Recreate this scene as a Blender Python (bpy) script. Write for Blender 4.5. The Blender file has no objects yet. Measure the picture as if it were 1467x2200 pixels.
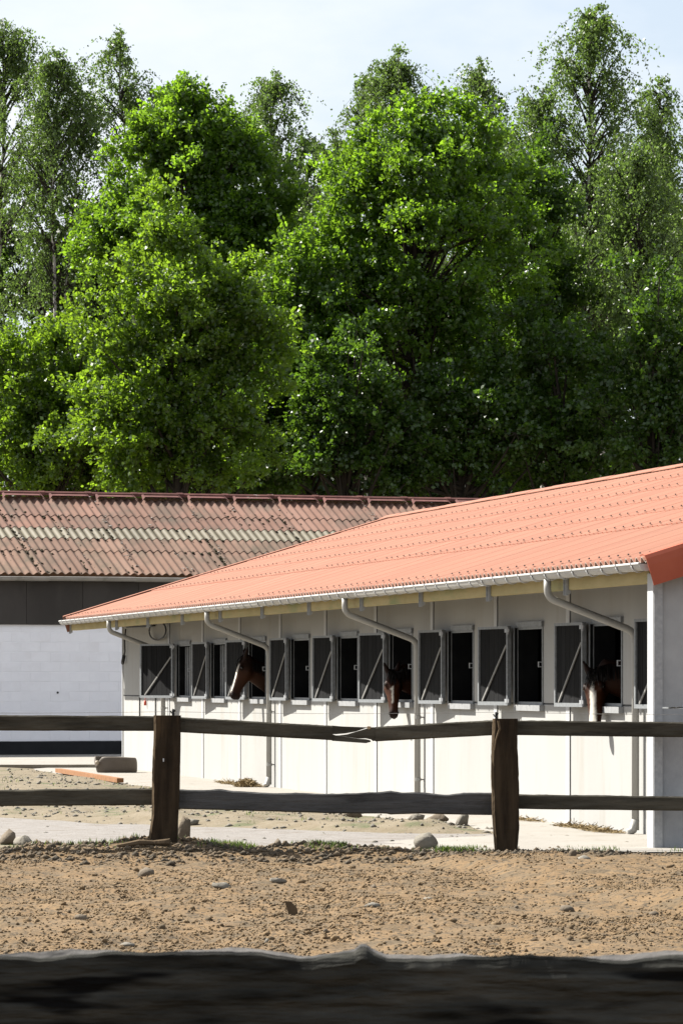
import bpy, bmesh, math, random
import numpy as np
from mathutils import Vector, Matrix, noise as mnoise

R = math.radians
sc = bpy.context.scene
C = sc.collection

# ------------------------------------------------------------------ camera, sky, sun, exposure
F = 9300.0            # focal length in photo pixels (2200 px high frame)
HC = 1.5              # eye height
HOR = 1465.0          # horizon row in the photo
cam_d = bpy.data.cameras.new('camera')
cam = bpy.data.objects.new('camera', cam_d)
C.objects.link(cam)
cam.location = (0, 0, HC)
cam.rotation_euler = (R(90), 0, 0)
cam_d.sensor_fit = 'VERTICAL'
cam_d.sensor_height = 22.2
cam_d.sensor_width = 14.8
cam_d.lens = F / 2200 * 22.2
cam_d.shift_y = (HOR - 1100) / 2200
cam_d.clip_start = 0.1
cam_d.clip_end = 5000
cam_d.dof.use_dof = True
cam_d.dof.focus_distance = 48
cam_d.dof.aperture_fstop = 26
sc.camera = cam

SUN_DIR = Vector((-1.090, 0.560, 1.25)).normalized()      # towards the sun
elev = math.asin(SUN_DIR.z)
azim = math.atan2(SUN_DIR.x, SUN_DIR.y)                    # from +Y towards +X

world = bpy.data.worlds.new('World')
sc.world = world
world.use_nodes = True
wn = world.node_tree
wn.nodes.clear()
w_out = wn.nodes.new('ShaderNodeOutputWorld')
w_bg = wn.nodes.new('ShaderNodeBackground')
sky = wn.nodes.new('ShaderNodeTexSky')
sky.sky_type = 'NISHITA'
sky.sun_disc = False
sky.sun_elevation = elev
sky.sun_rotation = azim
sky.altitude = 200
sky.air_density = 1.0
sky.dust_density = 1.6
sky.ozone_density = 1.0
w_tc = wn.nodes.new('ShaderNodeTexCoord')
w_map = wn.nodes.new('ShaderNodeMapping')
w_map.inputs['Scale'].default_value = (1.0, 1.0, 2.2)
w_no = wn.nodes.new('ShaderNodeTexNoise')
w_no.inputs['Scale'].default_value = 7.0
w_no.inputs['Detail'].default_value = 7.0
w_no.inputs['Roughness'].default_value = 0.55
w_rp = wn.nodes.new('ShaderNodeValToRGB')
w_rp.color_ramp.elements[0].position = 0.38
w_rp.color_ramp.elements[0].color = (0.42, 0.42, 0.42, 1)
w_rp.color_ramp.elements[1].position = 0.58
w_rp.color_ramp.elements[1].color = (0.95, 0.95, 0.95, 1)
w_mx = wn.nodes.new('ShaderNodeMixRGB')
w_mx.inputs[2].default_value = (6.6, 6.9, 7.4, 1)          # thin bright cloud
wn.links.new(w_tc.outputs['Generated'], w_map.inputs[0])
wn.links.new(w_map.outputs[0], w_no.inputs['Vector'])
wn.links.new(w_no.outputs['Fac'], w_rp.inputs[0])
wn.links.new(w_rp.outputs[0], w_mx.inputs[0])
wn.links.new(sky.outputs[0], w_mx.inputs[1])
wn.links.new(w_mx.outputs[0], w_bg.inputs[0])
w_bg.inputs[1].default_value = 0.052
wn.links.new(w_bg.outputs[0], w_out.inputs[0])

sun_d = bpy.data.lights.new('sun', 'SUN')
sun_d.energy = 5.0
sun_d.angle = R(0.53)
sun_d.color = (1.0, 0.955, 0.875)
sun = bpy.data.objects.new('sun', sun_d)
C.objects.link(sun)
sun.rotation_euler = SUN_DIR.to_track_quat('Z', 'Y').to_euler()

vs = sc.view_settings
vs.view_transform = 'Standard'
vs.look = 'None'
vs.gamma = 1.0
vs.exposure = 1.55
try:
    vs.use_curve_mapping = False
except Exception:
    pass
sc.cycles.max_bounces = 8
sc.cycles.diffuse_bounces = 4
sc.cycles.transmission_bounces = 6
sc.cycles.transparent_max_bounces = 8

# ------------------------------------------------------------------ helpers
rng = np.random.default_rng(7)
random.seed(7)

def wx(x, Y): return (x - 733.5) * Y / F            # photo column -> metres at depth Y
def wz(y, Y): return HC + (HOR - y) * Y / F          # photo row -> height at depth Y


class MB:
    """collects geometry for one mesh"""
    def __init__(s):
        s.v = []; s.f = []; s.mi = []
    def add(s, vs_, fs, mi=0):
        b = len(s.v)
        s.v.extend([tuple(p) for p in vs_])
        s.f.extend([tuple(b + i for i in f) for f in fs])
        s.mi.extend([mi] * len(fs))
        return s
    def box(s, x0, x1, y0, y1, z0, z1, mi=0, M=None):
        p = [(x0,y0,z0),(x1,y0,z0),(x1,y1,z0),(x0,y1,z0),(x0,y0,z1),(x1,y0,z1),(x1,y1,z1),(x0,y1,z1)]
        if M is not None: p = [tuple(M @ Vector(q)) for q in p]
        return s.add(p, [(0,3,2,1),(4,5,6,7),(0,1,5,4),(1,2,6,5),(2,3,7,6),(3,0,4,7)], mi)
    def tube(s, pts, rad, seg=8, mi=0, cap=True):
        pts = [Vector(p) for p in pts]
        n = len(pts)
        if not hasattr(rad, '__len__'): rad = [rad] * n
        rings = []
        up = None
        for i in range(n):
            d = (pts[min(i+1, n-1)] - pts[max(i-1, 0)]).normalized()
            if up is None:
                up = Vector((0,0,1)) if abs(d.z) < 0.9 else Vector((1,0,0))
            a = up - d * up.dot(d)
            if a.length < 1e-4: a = d.orthogonal()
            a.normalize(); up = a
            b = d.cross(a)
            rings.append([pts[i] + (a*math.cos(2*math.pi*k/seg) + b*math.sin(2*math.pi*k/seg)) * rad[i] for k in range(seg)])
        vs_ = [p for r in rings for p in r]
        fs = []
        for i in range(n-1):
            for k in range(seg):
                k2 = (k+1) % seg
                fs.append((i*seg+k, i*seg+k2, (i+1)*seg+k2, (i+1)*seg+k))
        if cap:
            fs.append(tuple(range(seg))[::-1]); fs.append(tuple((n-1)*seg+k for k in range(seg)))
        return s.add(vs_, fs, mi)
    def rings(s, rings, mi=0, cap=True, closed=True):
        seg = len(rings[0]); n = len(rings)
        vs_ = [p for r in rings for p in r]
        fs = []
        for i in range(n-1):
            for k in range(seg if closed else seg-1):
                k2 = (k+1) % seg
                fs.append((i*seg+k, i*seg+k2, (i+1)*seg+k2, (i+1)*seg+k))
        if cap and closed:
            fs.append(tuple(range(seg))[::-1]); fs.append(tuple((n-1)*seg+k for k in range(seg)))
        return s.add(vs_, fs, mi)
    def prism(s, poly, a0, a1, axis='x', mi=0):
        """extrude a 2-D polygon (other two axes in order) along axis"""
        def P(a, q):
            return {'x': (a, q[0], q[1]), 'y': (q[0], a, q[1]), 'z': (q[0], q[1], a)}[axis]
        n = len(poly)
        vs_ = [P(a0, q) for q in poly] + [P(a1, q) for q in poly]
        fs = [tuple(range(n))[::-1], tuple(range(n, 2*n))]
        fs += [(i, (i+1) % n, n + (i+1) % n, n + i) for i in range(n)]
        return s.add(vs_, fs, mi)
    def mesh(s, name, mats, smooth=False, normals=True):
        me = bpy.data.meshes.new(name)
        me.from_pydata(s.v, [], s.f)
        for m in (mats if isinstance(mats, (list, tuple)) else [mats]):
            me.materials.append(m)
        me.polygons.foreach_set('material_index', s.mi)
        if smooth: me.polygons.foreach_set('use_smooth', [True] * len(me.polygons))
        if normals:
            bm = bmesh.new(); bm.from_mesh(me)
            bmesh.ops.recalc_face_normals(bm, faces=bm.faces)
            bm.to_mesh(me); bm.free()
        me.update()
        return me


def link(name, me, parent=None, loc=(0,0,0), rot=(0,0,0), kind=None, label=None, cat=None, group=None, scale=None):
    o = bpy.data.objects.new(name, me)
    C.objects.link(o)
    o.parent = parent
    o.location = loc
    o.rotation_euler = rot
    if scale is not None: o.scale = scale
    if kind: o['kind'] = kind
    if label: o['label'] = label
    if cat: o['category'] = cat
    if group: o['group'] = group
    return o

def part(name, mb, mats, parent=None, smooth=False, **k):
    return link(name, mb.mesh(name, mats, smooth), parent, **k)

def thing(name, label, cat, loc=(0,0,0), rz=0, group=None):
    o = link(name, None, None, loc, (0,0,rz), label=label, cat=cat, group=group)
    o.empty_display_size = 0.2
    return o

def big_mesh(name, V, Q, mat, tint=None, smooth=False):
    """quads from numpy arrays"""
    me = bpy.data.meshes.new(name)
    nq = len(Q)
    me.vertices.add(len(V)); me.vertices.foreach_set('co', np.ascontiguousarray(V, dtype=np.float32).ravel())
    me.loops.add(nq * 4); me.loops.foreach_set('vertex_index', np.ascontiguousarray(Q, dtype=np.int32).ravel())
    me.polygons.add(nq)
    me.polygons.foreach_set('loop_start', np.arange(0, nq*4, 4, dtype=np.int32))
    me.polygons.foreach_set('loop_total', np.full(nq, 4, dtype=np.int32))
    if smooth: me.polygons.foreach_set('use_smooth', np.ones(nq, dtype=bool))
    for m in (mat if isinstance(mat, (list, tuple)) else [mat]): me.materials.append(m)
    me.update(calc_edges=True)
    if tint is not None:
        at = me.attributes.new('tint', 'FLOAT', 'FACE')
        at.data.foreach_set('value', np.ascontiguousarray(tint, dtype=np.float32))
    return me

def tri_mesh(name, V, T, mat, tint=None, smooth=True):
    me = bpy.data.meshes.new(name)
    nt = len(T)
    me.vertices.add(len(V)); me.vertices.foreach_set('co', np.ascontiguousarray(V, dtype=np.float32).ravel())
    me.loops.add(nt * 3); me.loops.foreach_set('vertex_index', np.ascontiguousarray(T, dtype=np.int32).ravel())
    me.polygons.add(nt)
    me.polygons.foreach_set('loop_start', np.arange(0, nt*3, 3, dtype=np.int32))
    me.polygons.foreach_set('loop_total', np.full(nt, 3, dtype=np.int32))
    if smooth: me.polygons.foreach_set('use_smooth', np.ones(nt, dtype=bool))
    me.materials.append(mat)
    me.update(calc_edges=True)
    if tint is not None:
        at = me.attributes.new('tint', 'FLOAT', 'FACE')
        at.data.foreach_set('value', np.ascontiguousarray(tint, dtype=np.float32))
    return me

# value noise on arrays
_perm = rng.random((256, 256))
def vnoise(x, y):
    xi = np.floor(x).astype(int); yi = np.floor(y).astype(int)
    fx = x - xi; fy = y - yi
    fx = fx*fx*(3-2*fx); fy = fy*fy*(3-2*fy)
    g = lambda a, b: _perm[a & 255, b & 255]
    return ((g(xi,yi)*(1-fx)+g(xi+1,yi)*fx)*(1-fy) + (g(xi,yi+1)*(1-fx)+g(xi+1,yi+1)*fx)*fy) * 2 - 1
def fbm(x, y, octv=4, gain=0.5):
    s = 0; a = 1
    for i in range(octv):
        s = s + a * vnoise(x + 17.3*i, y + 9.1*i); x = x*2.03; y = y*2.03; a *= gain
    return s

# ------------------------------------------------------------------ materials
def mat(name, c1, c2=None, scale=6.0, rough=0.85, bump=0.0, bscale=None, stretch=(1,1,1), c3=None, c3scale=2.0,
        c3amt=(0.55, 0.7), obj_var=0.0, metal=0.0, spec=0.3, coords='Object', detail=5.0, speck=None):
    m = bpy.data.materials.new(name)
    m.use_nodes = True
    nt = m.node_tree; N = nt.nodes; L = nt.links
    bs = N['Principled BSDF']
    bs.inputs['Roughness'].default_value = rough
    bs.inputs['Metallic'].default_value = metal
    bs.inputs['Specular IOR Level'].default_value = spec
    if c2 is None: c2 = tuple(x*0.85 for x in c1)
    tc = N.new('ShaderNodeTexCoord'); mp = N.new('ShaderNodeMapping')
    mp.inputs['Scale'].default_value = stretch
    L.new(tc.outputs[coords], mp.inputs[0])
    if obj_var:
        oi = N.new('ShaderNodeObjectInfo')
        ad = N.new('ShaderNodeVectorMath'); ad.operation = 'ADD'
        ml = N.new('ShaderNodeMath'); ml.operation = 'MULTIPLY'; ml.inputs[1].default_value = 37.0
        L.new(oi.outputs['Random'], ml.inputs[0])
        L.new(mp.outputs[0], ad.inputs[0]); L.new(ml.outputs[0], ad.inputs[1])
        vec = ad.outputs[0]
    else:
        vec = mp.outputs[0]
    no = N.new('ShaderNodeTexNoise'); no.inputs['Scale'].default_value = scale; no.inputs['Detail'].default_value = detail
    no.inputs['Roughness'].default_value = 0.6
    L.new(vec, no.inputs['Vector'])
    rp = N.new('ShaderNodeValToRGB')
    rp.color_ramp.elements[0].position = 0.35; rp.color_ramp.elements[0].color = (*c1, 1)
    rp.color_ramp.elements[1].position = 0.65; rp.color_ramp.elements[1].color = (*c2, 1)
    L.new(no.outputs['Fac'], rp.inputs[0])
    col = rp.outputs[0]
    if c3 is not None:
        n3 = N.new('ShaderNodeTexNoise'); n3.inputs['Scale'].default_value = c3scale; n3.inputs['Detail'].default_value = 6
        n3.inputs['Roughness'].default_value = 0.65
        L.new(vec, n3.inputs['Vector'])
        r3 = N.new('ShaderNodeValToRGB')
        r3.color_ramp.elements[0].position = c3amt[0]; r3.color_ramp.elements[0].color = (0,0,0,1)
        r3.color_ramp.elements[1].position = c3amt[1]; r3.color_ramp.elements[1].color = (1,1,1,1)
        L.new(n3.outputs['Fac'], r3.inputs[0])
        mx = N.new('ShaderNodeMixRGB'); mx.inputs[2].default_value = (*c3, 1)
        L.new(r3.outputs[0], mx.inputs[0]); L.new(col, mx.inputs[1])
        col = mx.outputs[0]
    if speck is not None:
        nk_ = N.new('ShaderNodeTexNoise'); nk_.inputs['Scale'].default_value = speck[1]; nk_.inputs['Detail'].default_value = 3
        L.new(vec, nk_.inputs['Vector'])
        rk = N.new('ShaderNodeValToRGB')
        rk.color_ramp.elements[0].position = speck[2]; rk.color_ramp.elements[0].color = (0,0,0,1)
        rk.color_ramp.elements[1].position = speck[3]; rk.color_ramp.elements[1].color = (1,1,1,1)
        L.new(nk_.outputs['Fac'], rk.inputs[0])
        mk = N.new('ShaderNodeMixRGB'); mk.inputs[2].default_value = (*speck[0], 1)
        L.new(rk.outputs[0], mk.inputs[0]); L.new(col, mk.inputs[1])
        col = mk.outputs[0]
    if obj_var:
        mr = N.new('ShaderNodeMapRange'); mr.inputs['To Min'].default_value = 1-obj_var; mr.inputs['To Max'].default_value = 1+obj_var
        L.new(oi.outputs['Random'], mr.inputs[0])
        mm = N.new('ShaderNodeVectorMath'); mm.operation = 'SCALE'
        L.new(col, mm.inputs[0]); L.new(mr.outputs[0], mm.inputs['Scale'])
        col = mm.outputs[0]
    L.new(col, bs.inputs['Base Color'])
    if bump:
        nb = N.new('ShaderNodeTexNoise'); nb.inputs['Scale'].default_value = bscale or scale*3; nb.inputs['Detail'].default_value = 6
        L.new(vec, nb.inputs['Vector'])
        bp = N.new('ShaderNodeBump'); bp.inputs['Strength'].default_value = bump; bp.inputs['Distance'].default_value = 0.02
        L.new(nb.outputs['Fac'], bp.inputs['Height'])
        L.new(bp.outputs[0], bs.inputs['Normal'])
    return m

def leaf_mat(name, dark, light, trans, tmix=0.5):
    m = bpy.data.materials.new(name)
    m.use_nodes = True
    nt = m.node_tree; N = nt.nodes; L = nt.links
    N.clear()
    out = N.new('ShaderNodeOutputMaterial')
    at = N.new('ShaderNodeAttribute'); at.attribute_name = 'tint'
    rp = N.new('ShaderNodeValToRGB')
    rp.color_ramp.elements[0].color = (*dark, 1); rp.color_ramp.elements[1].color = (*light, 1)
    L.new(at.outputs['Fac'], rp.inputs[0])
    rt = N.new('ShaderNodeValToRGB')
    rt.color_ramp.elements[0].color = (*[x*0.55 for x in trans], 1); rt.color_ramp.elements[1].color = (*trans, 1)
    L.new(at.outputs['Fac'], rt.inputs[0])
    df = N.new('ShaderNodeBsdfDiffuse'); tr = N.new('ShaderNodeBsdfTranslucent')
    gl = N.new('ShaderNodeBsdfGlossy'); gl.inputs['Roughness'].default_value = 0.42
    gl.inputs['Color'].default_value = (1, 1, 1, 1)
    L.new(rp.outputs[0], df.inputs[0]); L.new(rt.outputs[0], tr.inputs[0])
    m1 = N.new('ShaderNodeMixShader'); m1.inputs[0].default_value = tmix
    L.new(df.outputs[0], m1.inputs[1]); L.new(tr.outputs[0], m1.inputs[2])
    m2 = N.new('ShaderNodeMixShader'); m2.inputs[0].default_value = 0.03
    L.new(m1.outputs[0], m2.inputs[1]); L.new(gl.outputs[0], m2.inputs[2])
    L.new(m2.outputs[0], out.inputs[0])
    return m

M = {}
M['dirt'] = mat('dirt', (0.124,0.0775,0.0350), (0.157,0.101,0.0485), 1.3, 0.95, 0.7, 30, c3=(0.090,0.064,0.035), c3scale=2.6, c3amt=(0.45,0.62), coords='Object', detail=9, speck=((0.048,0.034,0.018), 24, 0.54, 0.63))
M['clod'] = mat('clod', (0.116,0.076,0.037), (0.152,0.104,0.055), 3.0, 0.95, 0.4, 60, c3=(0.084,0.062,0.037), c3scale=5, c3amt=(0.5,0.62))
M['clod_dark'] = mat('dark_clod', (0.075,0.055,0.034), (0.115,0.086,0.054), 3.0, 0.95, 0.4, 60, c3=(0.050,0.042,0.030), c3scale=5, c3amt=(0.48,0.6))  # darker soil colour for the berm clods
M['mound'] = mat('mound_dirt', (0.128,0.102,0.064), (0.160,0.133,0.093), 5.0, 0.95, 0.5, 40, c3=(0.070,0.078,0.034), c3scale=1.4, c3amt=(0.54,0.66))
M['path'] = mat('path_gravel', (0.165,0.152,0.140), (0.192,0.178,0.165), 6.0, 0.95, 0.5, 60, c3=(0.128,0.108,0.088), c3scale=2.6, c3amt=(0.52,0.68), speck=((0.11,0.095,0.08), 18, 0.60, 0.68))
M['paving'] = mat('paving_concrete', (0.215,0.200,0.176), (0.242,0.226,0.202), 1.6, 0.9, 0.15, 40, c3=(0.172,0.142,0.106), c3scale=0.9, c3amt=(0.56,0.75), speck=((0.15,0.125,0.095), 9, 0.64, 0.72))
M['slab_edge'] = mat('slab_concrete', (0.168,0.148,0.116), (0.208,0.184,0.148), 2.0, 0.9, 0.2, 30)
M['panel'] = mat('precast_panel', (0.282,0.280,0.270), (0.310,0.308,0.298), 0.8, 0.8, 0.06, 50, stretch=(1.6,1,0.22), c3=(0.240,0.228,0.200), c3scale=1.6, c3amt=(0.52,0.80), obj_var=0.06)
M['gable_panel'] = mat('gable_concrete', (0.27,0.28,0.29), (0.335,0.345,0.355), 2.2, 0.85, 0.08, 60, c3=(0.215,0.225,0.24), c3scale=0.8, c3amt=(0.5,0.7))
M['galv'] = mat('galvanised_steel', (0.253,0.264,0.275), (0.319,0.33,0.341), 30, 0.55, 0.0, metal=0.25, spec=0.5)
M['galv_light'] = mat('galvanised_flange', (0.363,0.3685,0.374), (0.418,0.4235,0.429), 9, 0.6, 0.0, metal=0.05, spec=0.4, stretch=(1,1,0.3))
M['sill'] = mat('galvanised_sill', (0.20,0.205,0.21), (0.26,0.265,0.27), 14, 0.6, spec=0.3)
M['gutter'] = mat('gutter_zinc', (0.348,0.348,0.342), (0.408,0.408,0.396), 5, 0.5, 0.0, spec=0.5)
M['pipe'] = mat('grey_plastic_pipe', (0.276,0.27,0.252), (0.3,0.294,0.276), 3, 0.5, 0.0, spec=0.4)
M['shut_board'] = mat('dark_shutter_board', (0.0050,0.0052,0.0058), (0.0095,0.0098,0.0105), 18, 0.9, 0.1, 60, stretch=(1,1,0.05), obj_var=0.3, spec=0.12)
M['shut_frame'] = mat('dull_galvanised_frame', (0.15,0.16,0.168), (0.215,0.226,0.236), 22, 0.6, 0.0, metal=0.2, spec=0.3)
M['brace'] = mat('brace_bar', (0.17,0.168,0.16), (0.205,0.20,0.19), 8, 0.6)
M['inner_dark'] = mat('stall_interior', (0.01,0.0095,0.009), (0.0175,0.016,0.014), 3, 0.95)  # near-black colour stands in for the unlit stall interior
M['reveal'] = mat('shade_dark_reveal', (0.0050,0.0055,0.0060), (0.0085,0.009,0.0095), 6, 0.9, spec=0.1)  # near-black colour stands in for shade on the concrete reveals
M['pane'] = mat('grey_pane', (0.12,0.132,0.148), (0.144,0.156,0.172), 4, 0.25, spec=0.6)
M['timber'] = mat('green_yellow_timber', (0.31,0.255,0.115), (0.39,0.32,0.16), 4.0, 0.8, 0.12, 30, stretch=(0.35,1,1), c3=(0.22,0.235,0.105), c3scale=2.2, c3amt=(0.5,0.65))
M['roof'] = mat('terracotta_sheet', (0.226,0.098,0.063), (0.248,0.112,0.073), 2.2, 0.75, 0.05, 60, obj_var=0.05, spec=0.2, stretch=(1,0.12,1), c3=(0.205,0.092,0.062), c3scale=4, c3amt=(0.5,0.75))
M['roof_edge'] = mat('sheet_cut_edge', (0.396,0.374,0.33), (0.44,0.418,0.374), 5, 0.8)
M['flash'] = mat('terracotta_flashing', (0.29,0.062,0.030), (0.33,0.078,0.040), 3, 0.6, obj_var=0.04)
M['screw'] = mat('screw_head', (0.096,0.078,0.072), (0.168,0.144,0.132), 9, 0.5, metal=0.3)
M['old_roof'] = mat('old_fibre_cement', (0.118,0.061,0.042), (0.145,0.081,0.060), 2.2, 0.9, 0.15, 60, c3=(0.066,0.048,0.034), c3scale=1.5, c3amt=(0.46,0.70), obj_var=0.15, stretch=(1,0.6,1))
M['old_roof_low'] = mat('mossy_fibre_cement', (0.118,0.066,0.045), (0.140,0.086,0.062), 2.2, 0.9, 0.15, 60, c3=(0.060,0.046,0.030), c3scale=1.7, c3amt=(0.46,0.70), obj_var=0.15, stretch=(1,0.6,1))
M['light_strip'] = mat('translucent_sheet', (0.092,0.080,0.053), (0.112,0.098,0.069), 2.5, 0.6, 0.1, 50, c3=(0.068,0.058,0.037), c3scale=2, c3amt=(0.5,0.7), obj_var=0.12, spec=0.15)
M['old_ridge'] = mat('old_ridge_cap', (0.0715,0.022,0.0187), (0.11,0.04125,0.033), 5, 0.85, 0.1, 50, c3=(0.2475,0.231,0.209), c3scale=2.6, c3amt=(0.66,0.72), obj_var=0.1)
M['old_edge'] = mat('old_sheet_edge', (0.08,0.05,0.035), (0.11,0.075,0.055), 8, 0.9)
M['moss'] = mat('dark_moss', (0.020,0.018,0.010), (0.045,0.038,0.018), 9, 1.0)
M['lichen'] = mat('pale_lichen', (0.25,0.225,0.2), (0.3,0.28,0.25), 9, 1.0)
M['block'] = mat('white_painted_block', (0.73,0.735,0.775), (0.77,0.775,0.815), 3, 0.85, 0.12, 50, obj_var=0.012, c3=(0.69,0.685,0.715), c3scale=1.2, c3amt=(0.55,0.75))
M['mortar'] = mat('white_painted_mortar', (0.72,0.725,0.765), (0.76,0.765,0.805), 3, 0.9)
M['fascia'] = mat('dark_cladding', (0.044,0.040,0.037), (0.058,0.053,0.049), 1.2, 0.9, 0.05, 30, stretch=(1,1,0.4), c3=(0.070,0.063,0.057), c3scale=1.1, c3amt=(0.5,0.75), obj_var=0.06, spec=0.1)
M['plinth'] = mat('tar_plinth', (0.0072,0.0078,0.0096), (0.012,0.0126,0.015), 4, 0.8, 0.1)
M['old_gutter'] = mat('old_zinc_gutter', (0.22,0.209,0.187), (0.275,0.2585,0.2365), 4, 0.6, c3=(0.165,0.154,0.132), c3scale=3)
M['sleeper'] = mat('creosoted_sleeper', (0.016,0.012,0.0085), (0.050,0.036,0.023), 9, 0.95, 0.8, 25, stretch=(1,1,0.13), c3=(0.095,0.062,0.034), c3scale=3.6, c3amt=(0.54,0.70), spec=0.06, detail=8)
M['sleeper_side'] = mat('lit_side_and_stick_wood', (0.065,0.0475,0.03), (0.1,0.0725,0.045), 6, 0.95, 0.5, 25, stretch=(1,1,0.13), spec=0.08)  # lighter tone stands for sun on post sides; also stake and stick wood
M['rail'] = mat('dark_stained_rail', (0.034,0.031,0.024), (0.076,0.069,0.054), 9, 0.95, 0.7, 30, stretch=(0.14,1,1), c3=(0.016,0.015,0.012), c3scale=3.5, c3amt=(0.54,0.68), obj_var=0.15, spec=0.06, detail=8)
M['rail_grey'] = mat('weathered_grey_rail', (0.055,0.055,0.055), (0.094,0.093,0.092), 9, 0.95, 0.7, 30, stretch=(0.14,1,1), c3=(0.024,0.023,0.022), c3scale=3.6, c3amt=(0.56,0.68), obj_var=0.1, spec=0.06, detail=8)
M['rail_near'] = mat('rough_sawn_near_rail', (0.008,0.0084,0.0076), (0.050,0.049,0.043), 24.0, 0.95, 1.0, 60, stretch=(0.14,1,1), c3=(0.110,0.105,0.094), c3scale=13, c3amt=(0.55,0.72), detail=8, spec=0.05, speck=((0.005,0.005,0.005), 20, 0.56, 0.63))
M['rail_top'] = mat('silvered_lit_top', (0.070,0.065,0.061), (0.125,0.117,0.110), 12, 0.9, 0.5, 40, stretch=(0.4,1,1), c3=(0.014,0.0135,0.013), c3scale=12, c3amt=(0.44,0.56))  # weathered grey, with light on the rail tops put into its colour
M['gap_pale_wood'] = mat('bright_gap_wood', (0.33,0.24,0.144), (0.396,0.3,0.192), 12, 0.8, 0.3, 40, stretch=(0.2,1,1))  # pale tone stands for bright wall showing through the rail crack
M['plank'] = mat('orange_plank', (0.187,0.08525,0.0341), (0.2365,0.1155,0.05225), 6, 0.8, 0.2, 30, stretch=(0.1,1,1))
M['tub'] = mat('grey_rubber_tub', (0.0825,0.065,0.05), (0.0975,0.079,0.062), 4, 0.65, 0.05, spec=0.4)
M['tub_plug'] = mat('cream_plug', (0.275,0.225,0.16), (0.3,0.25,0.19), 5, 0.6)
M['black'] = mat('black_plastic', (0.012,0.012,0.012), (0.02,0.02,0.02), 9, 0.6)
M['red'] = mat('red_plastic', (0.45,0.06,0.03), (0.5,0.08,0.04), 9, 0.5)
M['wire'] = mat('fence_wire', (0.13,0.125,0.12), (0.18,0.175,0.17), 20, 0.6, metal=0.3)
M['hay'] = mat('hay', (0.15,0.105,0.045), (0.215,0.16,0.08), 25, 0.9)
M['stone_a'] = mat('brown_stone', (0.09,0.06975,0.04725), (0.1305,0.1057,0.0765), 7, 0.9, 0.6, 25, obj_var=0.15)
M['stone_b'] = mat('grey_stone', (0.117,0.1057,0.0855), (0.162,0.1485,0.1238), 7, 0.9, 0.6, 25, obj_var=0.12)
M['bark'] = mat('dark_bark', (0.018,0.0144,0.0108), (0.036,0.0288,0.021), 5, 0.95, 0.6, 20, stretch=(1,1,0.3))
M['birch_bark'] = mat('birch_bark', (0.3,0.282,0.258), (0.372,0.354,0.33), 4, 0.85, 0.2, 20, stretch=(1,1,1.6), c3=(0.03,0.027,0.024), c3scale=2.4, c3amt=(0.50,0.56))
M['leaf_bright'] = leaf_mat('spring_leaf', (0.030,0.074,0.007), (0.064,0.130,0.012), (0.23,0.41,0.020), 0.56)
M['leaf_fresh'] = leaf_mat('fresh_leaf', (0.034,0.076,0.007), (0.072,0.134,0.012), (0.25,0.41,0.020), 0.56)
M['leaf_mid'] = leaf_mat('shaded_leaf', (0.020,0.052,0.007), (0.042,0.090,0.011), (0.13,0.25,0.016), 0.48)  # leaf green darkened to stand for shade below the tall crowns
M['leaf_dark'] = leaf_mat('deep_shade_leaf', (0.010,0.026,0.004), (0.020,0.044,0.006), (0.05,0.10,0.009), 0.45)  # darkest leaf green, forest shade put into the colour
M['leaf_birch'] = leaf_mat('birch_leaf', (0.042,0.076,0.016), (0.085,0.128,0.030), (0.19,0.31,0.050), 0.45)
M['grass'] = leaf_mat('grass_blade', (0.045,0.070,0.012), (0.085,0.115,0.022), (0.14,0.21,0.03), 0.4)

# ------------------------------------------------------------------ stable frame
TH = math.atan(1923.5 / F)
cT, sT = math.cos(TH), math.sin(TH)
U0 = 37.0
DW = HC * cT / 0.1291
uV = Vector((-sT, cT, 0)); nV = Vector((-cT, -sT, 0))
ST_O = uV * U0 - nV * DW                       # near end of the window wall, at ground
ST_R = math.atan2(uV.y, uV.x)                  # local x = away along the wall, y = outwards
def st(a, o, z): return ST_O + uV*a + nV*o + Vector((0,0,z))
def st_inv(X, Y):
    d0 = X - ST_O.x; d1 = Y - ST_O.y
    return d0*uV.x + d1*uV.y, d0*nV.x + d1*nV.y

# ------------------------------------------------------------------ ground
def sstep(x, a, b):
    t = np.clip((x-a)/(b-a), 0, 1); return t*t*(3-2*t)

def path_mask_bounds(X):
    lo = 40.35 - 0.14*(X+3.8) + 0.30*fbm(X*0.9+5, X*0+3.3, 3)
    hi = np.interp(X, [-9,-3.8,-1.5,0.3,1.3,1.9,9], [52,48.0,45.2,43.4,42.8,42.5,42.3]) + 0.30*fbm(X*1.1+9, X*0+7.7, 3)
    return lo, hi

def apron_edge(a):
    return 1.08 + 0.55*sstep(a, 8, 15) + 0.10*fbm(a*0.7, a*0, 3) + 2.2*(1-sstep(a, 2.4, 4.6))

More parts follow.
